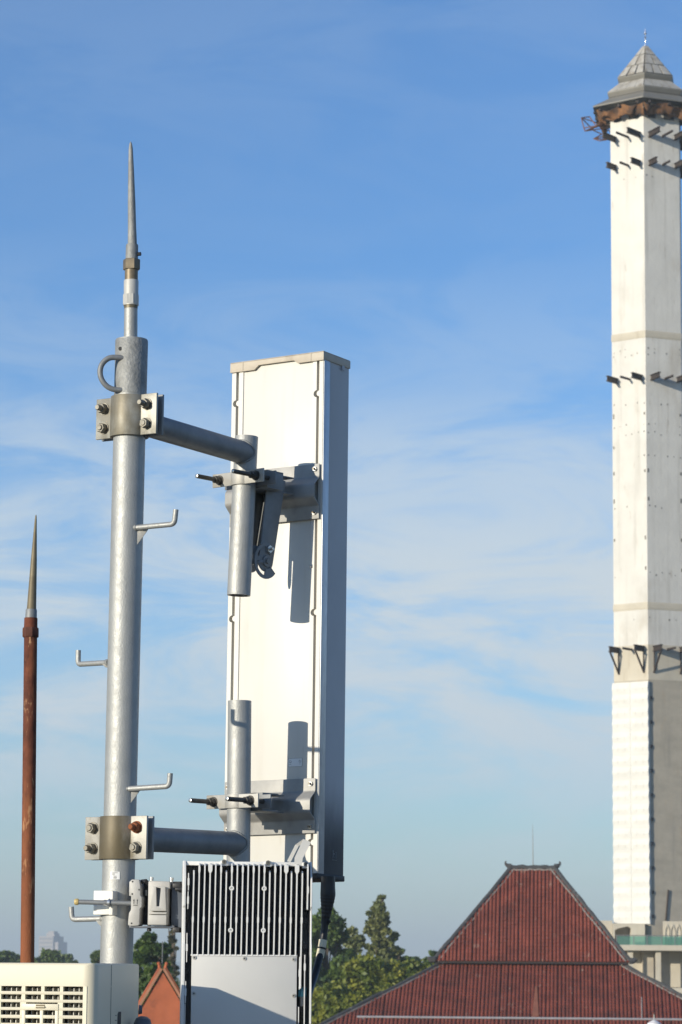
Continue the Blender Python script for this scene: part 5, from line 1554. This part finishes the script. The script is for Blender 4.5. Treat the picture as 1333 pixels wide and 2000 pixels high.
# white block on the far side of the mast, with its rod, nut and yellow cap
WF = Frame(P(203, 1763, 7.955), (math.cos(R_(20)), -math.sin(R_(20)), 0), Z, (math.sin(R_(20)), math.cos(R_(20)), 0))
wx_ = lambda px: WF.px(px, 1763)[0]; wy_ = lambda py: WF.px(203, py)[1]
b = MB(); b.box(WF, wx_(183), wx_(219), wy_(1786.5), wy_(1739.5), .0, .035); blk = b.build('white_block', M['whiteblock'], root, bevel=.0015)
b = MB(); b.box(WF, wx_(218.2), wx_(225.5), wy_(1787.5), wy_(1740.5), -.016, .03); b.build('flange', M['whiteblock'], root, bevel=.002)
p0_, p1_ = P(150, 1761.5, 7.925), P(262, 1764.5, 7.915)
dr = (p1_ - p0_).normalized()
b = MB(); b.lathe(p0_, p1_, [(0, 4.6 * 7.93 / F), (1, 4.6 * 7.93 / F)], 16); rodo = b.build('threaded_rod', M['galv_dark'], root)
b = MB(); b.lathe(P(145.5, 1761.3, 7.925), P(154, 1761.5, 7.925), [(0, 4.6 * 7.93 / F), (.3, 6.2 * 7.93 / F), (.8, 6.4 * 7.93 / F), (1, 5.6 * 7.93 / F)], 16); b.build('yellow_cap', M['yellow'], root)
p0_ = P(203, 1763, 7.922)
b = MB(); b.lathe(p0_, p0_ + dr * .0085, [(0, .0075), (.2, .0082), (.8, .0082), (1, .0075)], 6); b.lathe(p0_ + dr * .009, p0_ + dr * .014, [(0, .0075), (1, .0110)], 18); b.lathe(p0_ + dr * .014, p0_ + dr * .017, [(0, .0118), (1, .0118)], 18); b.build('nut', M['bolt_bright'], rodo)

# ------------------------------------------------------------------ rusty lightning pole at the left
DL = 9.8
q = DL / F
b0, b1 = P(53.5, 1872, DL), P(59.7, 1245, DL)
axr = (b1 - b0).normalized(); ft = b0 + axr * ((ROOF_Z - b0.z) / axr.z)
root = thing('rusty_rod', 'rust-red pipe pole with a tarnished pointed tip at the left edge', 'lightning rod', ft)
b = MB(); b.lathe(ft, P(60.6, 1212, DL), [(0, 13.8 * q), (.55, 13.8 * q), (1, 12.9 * q)], 32); b.build('pipe', M['rust'], root)
b = MB(); b.lathe(P(60.2, 1245, DL), P(60.4, 1226, DL), [(0, 15.2 * q), (.1, 16.2 * q), (.9, 16.2 * q), (1, 15.2 * q)], 8, phase=.3); b.build('coupling', M['rust_dark'], root)
b = MB(); b.lathe(P(60.4, 1227, DL), P(60.9, 1207, DL), [(0, 13.4 * q), (1, 13.0 * q)], 24); b.build('collar', M['rust'], root)
b = MB(); b.lathe(P(61.0, 1208, DL), P(61.8, 1190, DL), [(0, 11.6 * q), (.9, 11.2 * q), (1, 10.4 * q)], 24); b.build('ferrule', M['galv_dark'], root)
b = MB(); b.lathe(P(62.0, 1191, DL), P(70.8, 1005, DL), [(0, 9.4 * q), (.5, 6.2 * q), (.93, 2.2 * q), (.98, 1.6 * q), (1, .4 * q)], 24); b.build('spike', M['brass'], root)

# ------------------------------------------------------------------ outdoor cooling unit
YA = R_(15)
ua, wa = Vector((math.cos(YA), -math.sin(YA), 0)), Vector((math.sin(YA), math.cos(YA), 0))
Bp = P(272, 1882.5, 7.57)                       # far top right corner
AD = .33
Fc = Bp - wa * AD                               # near top right corner
AF = Frame(Fc, ua, Z, wa)                       # a: left negative, b: down negative, c: away
AW, AH = .86, .56
root = thing('cooling_unit', 'cream outdoor air conditioner unit with a slotted front at the lower left', 'air conditioner', AF(-AW / 2, ROOF_Z - Fc.z, AD / 2))
aa = lambda px, py=1950: AF.px(px, py)[0]
ab = lambda py, px=120: AF.px(px, py)[1]
rr0 = .030
plan = [(-AW, .004), (-rr0, .004)] + [(-rr0 + rr0 * math.sin(R_(k)), .004 + rr0 - rr0 * math.cos(R_(k))) for k in range(10, 91, 10)] + [(0, AD), (-AW, AD)]
# shell with an open grille field: lid band, rounded corner and side in one folded sheet
topb = ab(1926.5)
ga1 = aa(168.5)
def loft(mb, rings):
    n = len(rings[0][0])
    vs = [AF(x, z_, c) for poly, z_ in rings for x, c in poly]
    fs = [tuple(range(n - 1, -1, -1)), tuple((len(rings) - 1) * n + i for i in range(n))]
    for r in range(len(rings) - 1):
        for i in range(n):
            j2 = (i + 1) % n
            fs.append((r * n + i, r * n + j2, (r + 1) * n + j2, (r + 1) * n + i))
    mb.add(vs, fs)
inset = lambda k: [(min(x, -k) if x > -AW else x, max(c, .004 + k) if c < AD else c) for x, c in plan]
b = MB()
loft(b, [(plan, topb), (plan, -.006), (inset(.0015), -.0022), (inset(.005), 0)])
side = [(ga1, .004), (-rr0, .004)] + plan[2:-1] + [(-.06, AD), (-.06, .05), (ga1, .03)]
loft(b, [(side, -AH), (side, topb)])
b.build('casing', M['ac'], root, angle=50)
b = MB(); b.box(AF, -AW, -.06, -AH, topb - .0003, AD - .02, AD - .002); b.build('back_casing', M['ac'], root, smooth=False)
b = MB(); b.box(AF, -AW, ga1, -AH, -AH + .08, .0045, AD - .025); b.build('base', M['ac'], root, smooth=False)
b = MB(); b.box(AF, -AW, ga1 - .0, -AH + .081, topb - .002, .055, .058); b.build('coil_back', M['coil_dark'], root, smooth=False)
cf = MB()
x_ = -AW + .01
while x_ < ga1 - .004:
    k_ = random.uniform(-.0004, .0004)
    cf.box(AF, x_ - .0010, x_ + .0010, -AH + .082, topb - .003, .022, .054)
    x_ += .0134
cf.build('coil_fins', M['sleeve'], root, smooth=False, kind='stuff')
ch_ = MB()
z_ = topb - .010
while z_ > -AH + .09:
    ch_.box(AF, -AW + .005, ga1 - .003, z_ - .0062, z_ + .0040, .036, .0545); z_ -= .0206
ch_.build('coil_tubes', M['coil'], root, smooth=False, kind='stuff')
# grille: level slats and upright bars
rows_ = [(1936.5, 1943), (1952.5, 1958.5), (1968, 1974), (1983, 1989.8), (1999, 2005.5), (2014.5, 2021), (2030, 2037)]
for (ya, yb_) in rows_:
    b = MB(); b.box(AF, -AW, ga1, ab(yb_), ab(ya), .0045, .020); b.build('grille_slat', M['ac'], root, bevel=.001)
b = MB(); b.box(AF, -AW, ga1, -AH + .08, ab(2046), .0045, .02); b.build('grille_foot', M['ac'], root, smooth=False)
rows_top = [1926.7, 1943, 1958.5, 1974, 1989.8, 2005.5, 2021, 2037]
rows_bot = [1936.5, 1952.5, 1968, 1983, 1999, 2014.5, 2030, 2046]
for i, (ya, yb_) in enumerate(zip(rows_top, rows_bot)):
    bars = [(-160, -152), (-80, -72), (-6, 1), (41, 48), (79, 85.5), (115.5, 122)] if i < 2 else [(-160, -152), (-80, -72), (-6, 1), (38.5, 50), (112, 122)]
    for (xa, xb) in bars:
        b = MB(); b.box(AF, aa(xa), aa(xb), ab(yb_) - .0006, ab(ya) + .0006, .0050, .019); b.build('grille_bar', M['ac'], root, smooth=False)
# small access panel with its finger grip
pa0, pa1, pb0, pb1 = aa(43), aa(114), ab(2032), ab(1961)
def pane(x0, x1, y0_, y1_, name='access_panel', c0=.0015):
    b = MB(); b.box(AF, aa(x0), aa(x1), ab(y1_), ab(y0_), c0, .018); return b.build(name, M['ac'], acp, bevel=.0008)
b = MB(); b.box(AF, pa0, pa1, ab(1973.5), pb1, .0025, .019); acp = b.build('access_panel', M['ac'], root, bevel=.0012)
for (x0, x1, y0_, y1_) in ((43.2, 49.3, 1973.8, 2032), (107.5, 113.8, 1973.8, 2032), (78, 84.5, 1973.8, 2032), (49.5, 107.3, 1983, 1989.8), (49.5, 107.3, 1999, 2005.5), (49.5, 107.3, 2014.5, 2032)):
    pane(x0, x1, y0_, y1_, 'panel_slat', .003 if y1_ - y0_ > 20 else .0035)
b = MB(); b.box(AF, aa(70), aa(88), ab(1970), ab(1962.5), .0018, .0028); b.build('finger_grip', M['brass'], acp, smooth=False)
b = MB(); b.box(AF, aa(70), aa(88), ab(1967.6), ab(1966.0), -.002, .0030); b.build('grip_lip', M['ac'], acp, smooth=False)
# seam and handle recess on the shaded side
SF = Frame(AF(0, 0, 0), wa, Z, ua)
sa = lambda px, py=1950: SF.px(px, py)[0]
b = MB(); b.box(SF, sa(217) - .0009, sa(217) + .0009, -AH, topb - .001, -.0005, .0006); b.box(SF, sa(217) - .0009, sa(217) + .0009, topb + .001, -.004, -.0005, .0006); b.build('seam', M['ink'], root, smooth=False)
hx = sa(233, 1990)
b = MB(); b.prism([(hx - .012, -.32), (hx - .012, ab(1982) ), (hx - .006, ab(1977)), (hx + .012, ab(1977)), (hx + .012, -.32)], SF, -.0004, .0010); b.build('handle_recess', M['ink'], root, smooth=False)
for k in range(6):
    b = MB(); zz0 = ab(1984) - .012 * k; b.box(SF, hx - .030, hx - .019, zz0 - .0007, zz0 + .0007, -.0004, .0008); b.build('scale_mark', M['ink'], root, smooth=False)
# valve cover sticking out behind
vp = P(281, 1985, 7.50)
b = MB(); b.lathe(vp + Vector((-.02, 0, -.2)), vp, [(0, .028), (.85, .026), (.97, .018), (1, .008)], 20); b.build('valve_cover', M['radio_dark'], root)
b = MB(); b.lathe(P(272, 1972, 7.46), P(278, 1972, 7.46), [(0, .012), (1, .010)], 10); b.build('valve_pipe', M['radio_dark'], root)
# feet down to the roof
for a_ in (-AW + .08, -.10):
    for c_ in (.05, AD - .05):
        b = MB(); b.box(AF, a_ - .02, a_ + .02, ROOF_Z - Fc.z, -AH, c_ - .02, c_ + .02); b.build('leg', M['galv_dark'], root, smooth=False)
